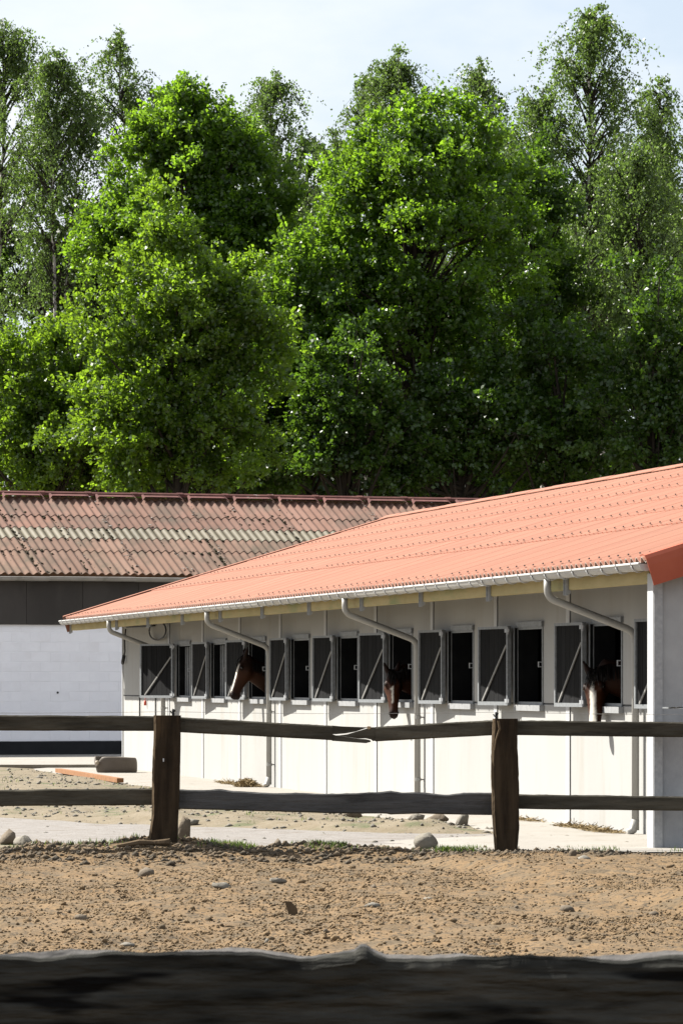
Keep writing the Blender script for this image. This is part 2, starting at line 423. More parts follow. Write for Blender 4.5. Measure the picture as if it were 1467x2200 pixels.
def ground_h(X, Y):
    """paddock lies about 10 cm below the yard; berm under the fence; mound beside the apron"""
    X = np.asarray(X, float); Y = np.asarray(Y, float)
    a, o = st_inv(X, Y)
    yard = sstep(Y + 0.12*fbm(X*1.2, Y*0.6+3, 3) + 0.55*sstep(X, 1.75, 2.6), 37.35, 37.90)
    h = -0.065 + 0.06*yard
    berm = np.exp(-((Y - 38.2 - 0.12*fbm(X*0.8, X*0+4, 2))/0.42)**2)
    berm = berm*(1-0.9*sstep(X, 1.8, 2.5))
    h = h + berm*(0.050 + 0.035*fbm(X*2.3+3, Y*2.3, 3))
    for px, bx in ((355, 0.5), (1085, 0.45)):
        d2 = ((X - wx(px, 38.2) - 0.08)/bx)**2 + ((Y-38.15)/0.42)**2
        h = h + 0.055*np.exp(-d2)
    lo, hi = path_mask_bounds(X)
    ae = apron_edge(a)
    dirtz = sstep(Y, hi-0.2, hi+0.6) * sstep(o, ae-0.15, ae+0.45)
    endr = 1 - sstep(X, 1.5, 2.3)
    h = h + dirtz*endr*(0.045 + 0.055*(fbm(X*1.1+2, Y*0.35, 4)))
    # keep the yard flat under the pavings
    flat = 1-sstep(o, ae-0.30, ae+0.02)
    h = h*(1-flat) + flat*(0.002)
    onpath = sstep(Y, lo-0.1, lo+0.15)*(1-sstep(Y, hi-0.15, hi+0.1))*(1-flat)
    h = h*(1-onpath) + onpath*(-0.012 + 0.004*fbm(X*1.5, Y*0.7, 3))
    padd = 1 - yard
    h = h + padd*(0.020*fbm(X*1.4, Y*0.8, 3) + 0.020*fbm(X*6, Y*5, 4) )
    h = h + (padd*0.010 + dirtz*endr*0.012)*np.maximum(0, fbm(X*17, Y*13, 2))
    return h

xs = np.concatenate([[-900,-400,-150,-60,-30,-18,-12,-9,-7,-6], np.arange(-5.2, 5.2, 0.055), [6,7,9,12,18,30,60,150,400,900]])
ys = np.concatenate([[-300,-60,-20,0,5,10,14,18,19.5,20.7], np.arange(21.5, 39.8, 0.045), np.arange(39.8, 60, 0.11), np.arange(60, 80, 0.5),
                     [82,85,90,100,110,125,150,200,350,800,2500]])
GX, GY = np.meshgrid(xs, ys)
GZ = ground_h(GX, GY)
V = np.stack([GX, GY, GZ], -1).reshape(-1, 3)
nx, ny = len(xs), len(ys)
I = np.arange(nx*ny).reshape(ny, nx)
Q = np.stack([I[:-1,:-1], I[:-1,1:], I[1:,1:], I[1:,:-1]], -1).reshape(-1, 4)
me = big_mesh('ground', V, Q, [M['dirt'], M['mound']], smooth=True)
yc = 0.25*(GY[:-1,:-1]+GY[1:,:-1]+GY[:-1,1:]+GY[1:,1:]).ravel(); xc = 0.25*(GX[:-1,:-1]+GX[1:,:-1]+GX[:-1,1:]+GX[1:,1:]).ravel()
me.polygons.foreach_set('material_index', ((yc + 0.25*fbm(xc*1.5, yc, 3)) > 38.35).astype(np.int32))
ground = link('ground', me, kind='structure')

# pale gravel track: a sheet just above the flattened ground
px_ = np.arange(-9, 9.01, 0.06)
lo, hi = path_mask_bounds(px_)
rows = []
for t in np.linspace(0, 1, 42):
    yy = lo + (hi-lo)*t
    rag = 0.06*fbm(px_*6, yy*3, 2)*(1 if t in (0, 1) else 0)
    zz = 0.002 + 0.006*fbm(px_*2, yy, 3) - 0.025*(max(0, abs(t-0.5)-0.44)/0.06)
    rows.append(np.stack([px_, yy+rag, zz+0*px_], -1))
PV = np.array(rows); n0, n1 = PV.shape[:2]
I = np.arange(n0*n1).reshape(n0, n1)
Q = np.stack([I[:-1,:-1], I[:-1,1:], I[1:,1:], I[1:,:-1]], -1).reshape(-1, 4)
link('path', big_mesh('path', PV.reshape(-1,3), Q, M['path'], smooth=True), kind='structure')

# concrete apron along the stable (ragged outer edge), wide yard at the near end
aa = np.arange(-14, 46, 0.25)
rows = []
edge = apron_edge(aa)
lim = (ST_O.y + uV.y*aa - 38.3) / (-nV.y)               # keep the slab behind the fence line
edge = np.minimum(edge, np.maximum(lim, -0.1) + 0.04*fbm(aa*3, aa*0+2, 3))
for t in (0, 0.25, 0.5, 0.75, 1.0):
    o_ = -0.12 + (edge+0.12)*t
    rows.append(np.array([list(st(a_, oo, 0.022 - (0.03 if t == 1 else 0))) for a_, oo in zip(aa, o_)]))
PV = np.array(rows); n0, n1 = PV.shape[:2]
I = np.arange(n0*n1).reshape(n0, n1)
Q = np.stack([I[:-1,:-1], I[1:,:-1], I[1:,1:], I[:-1,1:]], -1).reshape(-1, 4)
link('pavement', big_mesh('pavement', PV.reshape(-1,3), Q, M['paving']), kind='structure')
# yard in front of the near gable
mb = MB()
ye = [(x, 38.95 - 1.15*float(sstep(np.array([x]), 1.7, 2.7)[0]) + 0.10*float(fbm(np.array([x*1.3]), np.array([4.4]), 3)[0]), 0.012) for x in np.arange(0.9, 14, 0.25)]
mb.add(ye + [(14, 60, 0.012), (4.0, 44.0, 0.012)], [tuple(range(len(ye)+2))])
part('yard_pavement', mb, M['paving'], kind='structure')

# ------------------------------------------------------------------ the stable
stable = thing('stable', 'long low stable with pale concrete walls and terracotta corrugated roof', 'stable', ST_O, ST_R)
JOINT = [0.05] + [3.204 + 3.156*j for j in range(10)]          # steel columns along the window wall
A_END = 36.48
WIN0, WIN1, WZ0, WZ1 = 1.12, 2.17, 1.275, 2.085
WTOP = 2.80
SEAM = 1.262

wall = link('wall', None, stable)
def panel_mesh(L, opening):
    """upper wall panel of length L with or without a window opening"""
    m = MB()
    if opening:
        g0, g1 = opening
        m.box(0, g0, -0.15, 0, SEAM+0.016, WTOP)
        m.box(g1, L, -0.15, 0, SEAM+0.016, WTOP)
        m.box(g0, g1, -0.15, 0, WZ1, WTOP)
        m.box(g0, g1, -0.15, 0, SEAM+0.016, WZ0)
    else:
        m.box(0, L, -0.15, 0, SEAM+0.016, WTOP)
    return m
def chamfered_panel(L, z0, z1):
    m = MB(); c = 0.008
    m.prism([(-0.15,z0),(-c,z0),(0,z0+c),(0,z1-c),(-c,z1),(-0.15,z1)], 0, L, 'x')
    return m
cols = [j for j in JOINT]
FL = 0.15; GAP = 0.04
low_me = {}; 
for i, j in enumerate(cols):
    a0 = j + FL
    a1 = (cols[i+1] - GAP) if i+1 < len(cols) else A_END - 0.06
    L = round(a1 - a0, 3)
    win = i < len(cols)-1
    if (L, win) not in low_me:
        low_me[(L, win)] = (chamfered_panel(L, -0.1, SEAM).mesh('wall_panel', M['panel']),
                            panel_mesh(L, (WIN0-FL, WIN1-FL) if win else None).mesh('wall_panel', M['panel']))
    for me in low_me[(L, win)]:
        link('wall_panel', me, wall, (a0, 0, 0))
mb = MB().box(0.06, A_END-0.02, -0.26, -0.16, -0.1, WTOP)          # dark backing behind the joints is cut by the windows
back = MB()
prev = 0.06
for i, j in enumerate(cols[:-1]):
    back.box(prev, j+WIN0-0.04, -0.21, -0.155, -0.1, WTOP)
    prev = j+WIN1+0.04
    back.box(j+WIN0-0.04, prev, -0.21, -0.155, -0.1, WZ0-0.03)
    back.box(j+WIN0-0.04, prev, -0.21, -0.155, WZ1+0.03, WTOP)
back.box(prev, A_END-0.02, -0.21, -0.155, -0.1, WTOP)
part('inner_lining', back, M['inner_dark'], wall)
# steel columns between the panels
cm = MB(); cm.box(0, FL-0.004, -0.02, 0.006, -0.1, WTOP+0.02)
cme = cm.mesh('column', M['galv_light'])
for j in cols[1:]:
    link('column', cme, stable, (j+0.004, 0, 0))
cm = MB(); cm.box(0, 0.06, -0.16, 0.02, -0.1, WTOP+0.02)
link('corner_column', cm.mesh('corner_column', M['galv_light']), stable, (A_END-0.05, 0, 0))

sl = MB(); sl.box(-GAP+0.001, 0.003, -0.05, -0.001, -0.08, WTOP)  # black strip added so the open panel gap reads dark
slm = sl.mesh('joint_dark_strip', M['black'])
for j in cols[1:]: link('joint_dark_strip', slm, wall, (j, 0, 0))
for i, j in enumerate(cols):
    a1 = (cols[i+1] - GAP) if i+1 < len(cols) else A_END - 0.06
    link('joint_dark_strip', MB().box(j+FL, a1, -0.05, -0.004, SEAM-0.001, SEAM+0.0165).mesh('joint_dark_strip', M['black']), wall)

# rear wall, far gable, floor, stall partitions
OR = -10.0
mb = MB(); mb.box(0.1, A_END, OR, OR+0.15, -0.1, 2.8); part('rear_wall', mb, M['panel'], stable)
EZ, EO, RO = 2.585, 0.95, -(16.24-11.378)                # eave mid height, eave offset, ridge offset
RZ = 4.37
SL = (RZ-EZ)/(EO-RO)
def roof_z(o): return EZ + SL*(EO-o) if o > RO else RZ - SL*(RO-o)
mb = MB(); mb.prism([(-0.16,-0.1),(-0.16,roof_z(-0.16)-0.07),(RO,RZ-0.07),(OR+0.16,roof_z(OR+0.16)-0.07),(OR+0.16,-0.1)], A_END-0.14, A_END-0.01, 'x')
part('far_gable_wall', mb, M['panel'], stable)
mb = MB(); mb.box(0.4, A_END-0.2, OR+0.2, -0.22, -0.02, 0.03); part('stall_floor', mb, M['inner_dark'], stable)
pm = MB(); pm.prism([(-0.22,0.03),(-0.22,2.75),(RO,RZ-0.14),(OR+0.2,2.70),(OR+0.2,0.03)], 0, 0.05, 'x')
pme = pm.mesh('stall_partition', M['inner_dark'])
for j in cols[1:]:
    link('stall_partition', pme, stable, (j+0.05, 0, 0))

# windows: steel frame, sill, head plate, latch
wf = MB()
w, dpt = 0.035, 0.05
wf.box(WIN0-0.015, WIN0+0.012, -0.03, 0.012, WZ0-0.02, WZ1)
wf.box(WIN1-0.014, WIN1+0.012, 0.052, 0.060, WZ0-0.02, WZ1)
wf.box(WIN1-0.014, WIN1+0.012, 0.012, 0.021, WZ0-0.02, WZ1)
wf.box(WIN0+0.012, WIN1-0.014, -0.03, 0.012, WZ1-0.022, WZ1+0.0)
wf.box(WIN0+0.012, WIN1-0.014, -0.03, 0.012, WZ0-0.02, WZ0+0.012)
wfm = wf.mesh('frame', M['shut_frame'])
sm = MB(); sm.box(WIN0-0.05, WIN1+0.03, 0.002, 0.055, WZ0-0.085, WZ0-0.022); smm = sm.mesh('sill', M['sill'])
hm = MB(); hm.box(WIN0-0.04, WIN1+0.03, 0.002, 0.03, WZ1+0.002, WZ1+0.06); hmm = hm.mesh('head_plate', M['shut_frame'])
rv = MB()  # dark plates added over the jambs in place of their shade
rv.box(WIN1-0.011, WIN1-0.004, -0.21, -0.031, WZ0, WZ1); rv.box(WIN1-0.010, WIN1+0.010, -0.031, 0.011, WZ0, WZ1-0.002); rv.box(WIN1-0.010, WIN1+0.010, 0.022, 0.051, WZ0, WZ1-0.002); rv.box(WIN0+0.004, WIN0+0.011, -0.21, -0.031, WZ0, WZ1)
rv.box(WIN0+0.012, WIN1-0.012, -0.21, -0.031, WZ1-0.012, WZ1-0.005); rv.box(WIN0+0.012, WIN1-0.012, -0.21, -0.031, WZ0+0.002, WZ0+0.009)
rvm = rv.mesh('reveal', M['reveal'])
lm = MB(); lm.box(WIN0+0.015, WIN0+0.03, 0.0, 0.05, 1.655, 1.665); lm.box(WIN0+0.015, WIN0+0.03, 0.04, 0.05, 1.665, 1.705); lm.box(WIN0+0.015, WIN0+0.03, 0.0, 0.05, 1.705, 1.715)
lmm = lm.mesh('latch', M['galv'])
for i, j in enumerate(cols[:-1]):
    wobj = link('window', wfm, stable, (j, 0, 0))
    link('sill', smm, wobj); link('head_plate', hmm, wobj); link('latch', lmm, wobj); link('reveal', rvm, wobj)
    if i in (8, 9):            # the two farthest windows keep their inner panes shut
        ip = MB(); ip.box(WIN0+0.02, WIN1-0.03, -0.11, -0.10, WZ0+0.015, WZ1-0.035)
        link('pane', ip.mesh('pane', M['pane']), wobj)
        for q in range(4):
            im = MB(); x_ = WIN0+0.25+0.2*q; im.box(x_, x_+0.05, -0.10, -0.06, WZ0+0.015, WZ1-0.035)
            link('mullion', im.mesh('mullion', M['shut_frame']), wobj)

# shutters: boards in a galvanised frame with a diagonal brace, folded back against the wall
SW, SH0, SH1 = 0.92, 1.245, 2.105
bars = MB(); fw = 0.036
bars.box(0, fw, 0, 0.045, SH0, SH1); bars.box(SW-fw, SW, 0, 0.045, SH0, SH1)
bars.box(fw, SW-fw, 0, 0.045, SH0, SH0+fw*1.1); bars.box(fw, SW-fw, 0, 0.045, SH1-fw*0.8, SH1)
barm = bars.mesh('frame', M['shut_frame'])
nb = 6; bw = (SW-2*fw)/nb
bdm = MB().box(0.003, bw-0.003, 0.008, 0.026, SH0+fw*1.1, SH1-fw*0.8).mesh('board', M['shut_board'])
ang = math.atan2(0.60, 0.70)
br = MB(); p0 = Vector((SW-fw-0.10, 0.036, SH0+0.045)); p1 = Vector((fw+0.012, 0.036, SH1-0.21))
d = (p1-p0).normalized(); s_ = Vector((d.z, 0, -d.x))*0.012
br.add([p0-s_, p0+s_, p1+s_, p1-s_, p0-s_+Vector((0,0.01,0)), p0+s_+Vector((0,0.01,0)), p1+s_+Vector((0,0.01,0)), p1-s_+Vector((0,0.01,0))],
       [(0,1,2,3),(4,7,6,5),(0,4,5,1),(1,5,6,2),(2,6,7,3),(3,7,4,0)])
brm = br.mesh('brace', M['brace'])
hg = MB(); hg.box(-0.07, 0.05, 0.045, 0.06, -0.02, 0.02); hg.tube([(-0.03,0.052,-0.04),(-0.03,0.052,0.04)], 0.016, 8)
hgm = hg.mesh('hinge', M['galv'])
for i, j in enumerate(cols[:-1]):
    ang_ = [5,3.5,7,4.5,8,5,3.5,7,4.5,25][i]
    s_o = link('shutter', None, stable, (j+WIN1+0.05, 0.075, 0), (0,0,R(ang_)))
    link('frame', barm, s_o)
    for q in range(nb): link('board', bdm, s_o, (fw+q*bw, 0, 0))
    link('brace', brm, s_o)
    for z in (SH0+0.05, SH1-0.05): link('hinge', hgm, s_o, (0, 0, z))

# near gable: wing wall that closes the overhang, seen in shade at the right
GA = 0.20
mb = MB(); mb.box(GA, GA+0.20, 0.79, 0.85, -0.1, 2.47); mb.box(GA+0.005, GA+0.195, 0.845, 0.852, -0.1, 2.385)
part('wing_column', mb, M['galv_light'], stable)
mb = MB(); mb.box(GA-0.012, GA-0.002, 0.77, 0.845, -0.1, 2.52); part('wing_angle', mb, M['galv'], stable)
gw = link('gable_wall', None, stable)
g_lo = MB().box(GA+0.02, GA+0.17, -10, 0.775, -0.1, SEAM)
g_hi = MB().prism([(0.775, SEAM+0.014), (0.775, roof_z(0.775)-0.17), (RO, RZ-0.17), (-10, roof_z(-10)-0.17), (-10, SEAM+0.014)], GA+0.02, GA+0.17, 'x')
link('wall_panel', g_lo.mesh('wall_panel', M['gable_panel']), gw); link('wall_panel', g_hi.mesh('wall_panel', M['gable_panel']), gw)
tr = MB(); tr.prism([(0.775, roof_z(0.775)-0.21), (0.775, roof_z(0.775)-0.155), (RO, RZ-0.155), (RO, RZ-0.21)], GA-0.012, GA+0.015, 'x')
part('gable_trim', tr, M['galv_light'], stable)

# eave beam with steel hangers
mb = MB(); mb.box(GA+0.2, A_END+0.45, 0.735, 0.835, 2.385, 2.555); part('eave_beam', mb, M['timber'], stable)
bk = MB(); bk.box(-0.05,-0.042,0.836,0.865,2.33,2.55); bk.box(0.042,0.05,0.836,0.865,2.33,2.55); bk.box(-0.042,0.042,0.836,0.846,2.33,2.55)
bk.box(-0.045,0.045,0.815,0.836,2.345,2.383)
bkm = bk.mesh('hanger', M['galv'])
for j in cols[1:] + [A_END+0.38]:
    link('hanger', bkm, stable, (j+0.07, 0, 0))
rf = MB(); rf.prism([(0.73,2.40),(0.73,roof_z(0.73)-0.05),(-0.02,roof_z(-0.02)-0.05),(-0.02,2.66)], 0, 0.09, 'x')
rfm = rf.mesh('rafter_end', M['galv'])
for j in cols[1:]:
    link('rafter_end', rfm, stable, (j+0.03, 0, 0))

# gutter with brackets
def half_round(o, z, r, t=0.004, n=9):
    outer = [(o - r*math.cos(math.pi*k/n), z - r*math.sin(math.pi*k/n)) for k in range(n+1)]
    inner = [(o - (r-t)*math.cos(math.pi*k/n), z - (r-t)*math.sin(math.pi*k/n)) for k in range(n+1)][::-1]
    return outer + inner
gut = MB()
GO, GZz, GR = 0.955, 2.548, 0.066
seglen = (A_END+0.62-0.06)/6
for k in range(6):
    x0 = 0.06 + k*seglen
    dz = 0.0 if k % 2 else 0.003
    gut.prism(half_round(GO, GZz+dz, GR-dz), x0, x0+seglen-0.0, 'x')
    gut.tube([(x0, GO+GR, GZz+dz), (x0+seglen, GO+GR, GZz+dz)], 0.011, 6)
for x0 in (0.06, A_END+0.62):
    gut.prism([(GO - GR*math.cos(math.pi*k/9), GZz - GR*math.sin(math.pi*k/9)) for k in range(10)], x0-0.004, x0, 'x')
gutter = part('gutter', gut, M['gutter'], stable)
gb = MB(); gb.prism(half_round(GO, GZz, GR+0.008, 0.007), 0, 0.028, 'x'); gb.box(0, 0.028, GO+GR-0.02, GO+GR+0.016, GZz, GZz+0.012)
gbm = gb.mesh('bracket', M['galv_light'])
k = 0
a_ = 0.3
while a_ < A_END+0.55:
    link('bracket', gbm, gutter, (a_, 0, 0)); a_ += 0.52

# downpipes
def arc_path(pts, r=0.07, n=5):
    pts = [Vector(p) for p in pts]; out = [pts[0]]
    for i in range(1, len(pts)-1):
        a, b, c = pts[i-1], pts[i], pts[i+1]
        d0 = (a-b).normalized(); d1 = (c-b).normalized()
        rr = min(r, (a-b).length*0.45, (c-b).length*0.45)
        for t in np.linspace(0, 1, n):
            out.append((b+d0*rr)*(1-t)**2 + b*2*t*(1-t) + (b+d1*rr)*t*t)
    out.append(pts[-1]); return out
pp = MB()
pp.tube(arc_path([(0,GO,GZz-GR+0.01),(0,GO,2.315),(0,0.075,1.985),(0,0.075,0.06)], 0.10), 0.037, 12)
pp.tube([(0,0.075,0.16),(0,0.10,0.06),(0,0.15,0.035)], 0.040, 10)
ppm = pp.mesh('downpipe', M['pipe'], smooth=True)
cl = MB(); cl.tube([(0,0.075,-0.02),(0,0.075,0.02)], 0.044, 12); cl.box(-0.012,0.012,0.0,0.04,-0.008,0.008)
clm = cl.mesh('clamp', M['pipe'])
for Up in (68.8, 59.66, 50.2, 40.58):
    p_o = link('downpipe', ppm, stable, (Up-U0, 0, 0))
    for z in (1.9, 1.08, 0.34): link('clamp', clm, p_o, (0,0,z))

# roof of corrugated sheets
roof = link('roof', None, stable)
PITCH = 0.177; NW = 6; SWID = PITCH*NW; AMP = 0.0255
slen = math.hypot(EO-RO, RZ-EZ); sang = math.atan2(RZ-EZ, EO-RO)
def corr_mesh(name, L, pitch, nw, amp, mats, seg=8, th=0.007, over=0.0):
    xs_ = np.linspace(-0.0, pitch*nw + over, nw*seg+1 + (1 if over else 0))
    zt = amp*np.cos(2*math.pi*xs_/pitch)
    n = len(xs_); m = MB()
    P = []
    for y in (0, L):
        P += [(x, y, z) for x, z in zip(xs_, zt)]
    for y in (0, L):
        P += [(x, y, z-th) for x, z in zip(xs_, zt)]
    fs = []; fe = []
    for i in range(n-1):
        fs.append((i, i+1, n+i+1, n+i)); fs.append((2*n+i, 3*n+i, 3*n+i+1, 2*n+i+1))
        fe.append((i, 2*n+i, 2*n+i+1, i+1)); fe.append((n+i, n+i+1, 3*n+i+1, 3*n+i))
    fe += [(0, n, 3*n, 2*n), (n-1, 2*n+n-1, 3*n+n-1, n+n-1)]
    m.add(P, fs, 0)
    m.add(P, fe, 1)
    me = m.mesh(name, mats, smooth=True, normals=False)
    me.polygons.foreach_set('use_smooth', [i == 0 for i in m.mi])
    return me
FR = [0.0, 0.257, 0.400, 0.545, 0.690, 0.830, 0.985]
NSH = 35
PITCH = (A_END+0.42-0.04)/(NSH*NW); SWID = PITCH*NW
A0R = A_END + 0.42 - NSH*SWID
rowmesh = []
for r in range(6):
    L = (FR[r+1]-FR[r])*slen + (0.12 if r < 5 else 0)
    rowmesh.append(corr_mesh('roof_sheet', L, PITCH, NW, AMP, [M['roof'], M['roof_edge'] if r == 0 else M['flash']]))
def roof_pt(a, s, n=0.0):
    return (a, EO - s*math.cos(sang) + n*math.sin(sang), EZ + s*math.sin(sang) + n*math.cos(sang))
Rm = Matrix(((1,0,0),(0,-math.cos(sang),math.sin(sang)),(0,math.sin(sang),math.cos(sang))))
# local x=a , y=up slope, z=normal (mirrored in x to stay right-handed)
Rm3 = Matrix(((-1,0,0),(0,-math.cos(sang),math.sin(sang)),(0,math.sin(sang),math.cos(sang))))
e_roof = Rm3.to_euler()
for r in range(6):
    L = (FR[r+1]-FR[r])*slen
    tilt = math.atan2(0.007, L)
    for k in range(NSH):
        s = FR[r]*slen
        p = roof_pt(A0R + (k+1)*SWID + random.uniform(-0.002,0.002), s, 0.011 if r else 0.006)
        o = link('roof_sheet', rowmesh[r], roof, p)
        o.rotation_euler = (Rm3 @ Matrix.Rotation(-tilt*1.2, 3, 'X')).to_euler()
# fixing screws on the crests
sv = MB()
for r in range(6):
    s = FR[r]*slen + 0.09
    na = int((A_END+0.4)/(2*PITCH))
    for q in range(na):
        a = A0R + (q*2+1)*PITCH
        if random.random() < 0.03: continue
        c = Vector(roof_pt(a, s+random.uniform(-0.008,0.008), 0.016+AMP))
        nrm = Vector((0, math.sin(sang), math.cos(sang)))
        t1 = Vector((1,0,0)); t2 = nrm.cross(t1)
        ring = [c + (t1*math.cos(2*math.pi*i/6)+t2*math.sin(2*math.pi*i/6))*0.0095 for i in range(6)]
        top = [c + nrm*0.014 + (t1*math.cos(2*math.pi*i/6)+t2*math.sin(2*math.pi*i/6))*0.008 for i in range(6)]
        sv.rings([ring, top])
link('fixing_screws', sv.mesh('fixing_screws', M['screw']), roof, kind='stuff')
# ridge cap, rear slope
rc = MB(); rc.prism([(RO+0.16, RZ-0.16*SL+0.052), (RO+0.03, RZ+0.058), (RO-0.03, RZ+0.058), (RO-0.16, RZ-0.16*SL+0.052), (RO-0.16, RZ-0.16*SL+0.040), (RO, RZ+0.040), (RO+0.16, RZ-0.16*SL+0.040)], -0.03, 1.16, 'x')
rcm = rc.mesh('ridge_cap', M['roof'])
k = 0
while k*1.17 < A_END+0.4:
    link('ridge_cap', rcm, roof, (A0R + k*1.17, 0, 0.004*(k % 2))); k += 1
mb = MB(); mb.add([(A0R, RO-0.01, RZ+0.02), (A_END+0.42, RO-0.01, RZ+0.02), (A_END+0.42, -10.9, roof_z(-10.9)+0.02), (A0R, -10.9, roof_z(-10.9)+0.02),
                   (A0R, RO-0.01, RZ-0.02), (A_END+0.42, RO-0.01, RZ-0.02), (A_END+0.42, -10.9, roof_z(-10.9)-0.02), (A0R, -10.9, roof_z(-10.9)-0.02)],
                  [(0,1,2,3),(4,7,6,5),(0,4,5,1),(1,5,6,2),(2,6,7,3),(3,7,4,0)])
part('rear_roof_slope', mb, M['roof'], roof)
# unseen layer added under the sheets to block light from the stalls
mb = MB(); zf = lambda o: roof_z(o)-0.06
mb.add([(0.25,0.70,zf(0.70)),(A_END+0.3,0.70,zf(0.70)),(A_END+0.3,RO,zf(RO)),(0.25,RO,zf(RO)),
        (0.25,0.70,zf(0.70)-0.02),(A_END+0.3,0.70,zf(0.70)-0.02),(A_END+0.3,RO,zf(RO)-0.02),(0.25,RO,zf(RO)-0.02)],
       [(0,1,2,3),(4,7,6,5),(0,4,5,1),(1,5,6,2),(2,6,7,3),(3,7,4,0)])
part('roof_light_block', mb, M['inner_dark'], roof)
# verge flashings: rounded covers at both ends
def verge(a_edge, sgn, s0, s1):
    m = MB(); rings = []
    prof = [(0.16,0.050),(0.05,0.058),(0.0,0.045),(-0.018,0.012),(-0.022,-0.05),(-0.015,-0.235),(-0.008,-0.235),(-0.012,-0.05),(-0.006,0.010),(0.008,0.034),(0.05,0.047),(0.16,0.040)]
    for s in (s0, s1):
        rings.append([Vector(roof_pt(a_edge + sgn*px, s, pz)) for px, pz in prof])
    m.rings(rings); return m
ns = 4
for k in range(ns):
    s0 = -0.02 + k*(slen/ns); s1 = s0 + slen/ns + 0.03
    link('verge_flashing', verge(A0R-0.02-0.004*(k % 2), 1, s0, s1).mesh('verge_flashing', M['flash']), roof)
    link('verge_flashing', verge(A_END+0.44+0.004*(k % 2), -1, s0, s1).mesh('verge_flashing', M['roof']), roof)
vb = MB()
for s in (0.75, 2.2, 3.6, 5.0):
    c = Vector(roof_pt(A0R-0.04, s, -0.06)); vb.box(c.x-0.012, c.x+0.004, c.y-0.014, c.y+0.014, c.z-0.014, c.z+0.014)
link('flashing_bolts', vb.mesh('flashing_bolts', M['galv_light']), roof)

# cable coil and cords at the far corner
cc = MB()
CB = lambda a, z, o=0.03: (a, o, z)
cc.tube([CB(35.9,2.43), CB(34.0,2.42), CB(32.9,2.42)], 0.011, 6)
for q in range(3):
    c0 = 32.6 - 0.14*q
    cc.tube([(c0+0.85*math.cos(t), 0.04+0.02*q, 2.33+0.15*math.sin(t)) for t in np.linspace(0.1, 5.6+0.5*q, 18)], 0.010, 6)
cable = link('coiled_cable', cc.mesh('coiled_cable', M['black'], True), None, ST_O, (0,0,ST_R), label='coiled black cable hanging high on the stable wall near its far corner', cat='cable')
cd = MB(); cd.tube([(36.0,0.03,2.40),(36.05,0.04,2.2),(35.95,0.05,2.02),(36.05,0.05,1.93)], 0.013, 6); cd.tube([(36.05,0.05,1.95),(36.1,0.06,1.86),(36.2,0.05,1.82)], 0.03, 6)
link('hanging_cord', cd.mesh('hanging_cord', M['black'], True), None, ST_O, (0,0,ST_R), label='short dark cord dangling at the far corner edge of the stable', cat='cord')
fl = MB(); fl.tube([(33.9,0.03,1.25),(33.9,0.03,1.19)], 0.006, 5); fl.tube([(33.9,0.03,1.19),(33.9,0.03,1.11)], 0.022, 8)
link('red_handle', fl.mesh('red_handle', M['red'], True), None, ST_O, (0,0,ST_R), label='small red cord handle hanging below the angled far shutter', cat='handle')
cdm = MB().tube([(0,0.02,0.9),(0,0.02,1.25)], 0.012, 6).mesh('conduit', M['black'])
for a_ in (34.55, 32.9): link('conduit', cdm, stable, (a_, 0, 0))

# ------------------------------------------------------------------ the old barn
BA = R(20.0)
BZ0 = 0.07
BY = 85.0
B_O = Vector((wx(130, BY), BY, BZ0))
barn = thing('barn', 'old barn with white block wall and weathered mossy corrugated roof', 'barn', B_O, BA)
BX0, BX1 = -8.0, 15.0
BH_PL, BH_WH, BH_EV = 0.27, 2.58, 3.43
bwall = link('wall', None, barn)
mb = MB(); mb.box(BX0, BX1, 0.012, 0.3, -0.2, BH_EV+0.05); link('mortar', mb.mesh('mortar', M['mortar']), bwall)
BLX, BLZ = 0.40, 0.194
blm = MB(); c = 0.004
blm.add([(0.002,0.013,0.002),(BLX-0.002,0.013,0.002),(BLX-0.002,0.013,BLZ-0.002),(0.002,0.013,BLZ-0.002),
         (0.002+c,0.0095,0.002+c),(BLX-0.002-c,0.0095,0.002+c),(BLX-0.002-c,0.0095,BLZ-0.002-c),(0.002+c,0.0095,BLZ-0.002-c)],
        [(4,5,6,7),(0,1,5,4),(1,2,6,5),(2,3,7,6),(3,0,4,7)])
blm = blm.mesh('block', M['block'])
for r in range(12):
    for k in range(20):
        x = -2.6 + k*BLX + (0.5*BLX if r % 2 else 0)
        if x > 4.4: continue
        link('block', blm, bwall, (x, random.uniform(-0.003,0.001), BH_PL + r*BLZ))
mb = MB(); mb.box(BX0, -2.61, 0.0, 0.02, BH_PL, BH_WH); mb.box(4.81, BX1, 0.0, 0.02, BH_PL, BH_WH)
link('render_coat', mb.mesh('render_coat', M['block']), bwall)
mb = MB(); mb.box(BX0, BX1, -0.015, 0.02, -0.2, BH_PL-0.004); part('plinth', mb, M['plinth'], barn)
fpm = MB().box(0.004, 1.146, -0.045, 0.02, BH_WH-0.03, BH_EV+0.05).mesh('cladding_panel', M['fascia'])
x = -7.6
while x < 14:
    link('cladding_panel', fpm, barn, (x, random.uniform(-0.006,0.004), 0)); x += 1.15
hole = MB(); hole.tube([(-0.05,0.012,1.22),(-0.05,-0.006,1.22)], 0.022, 10); part('vent_hole', hole, M['black'], barn)
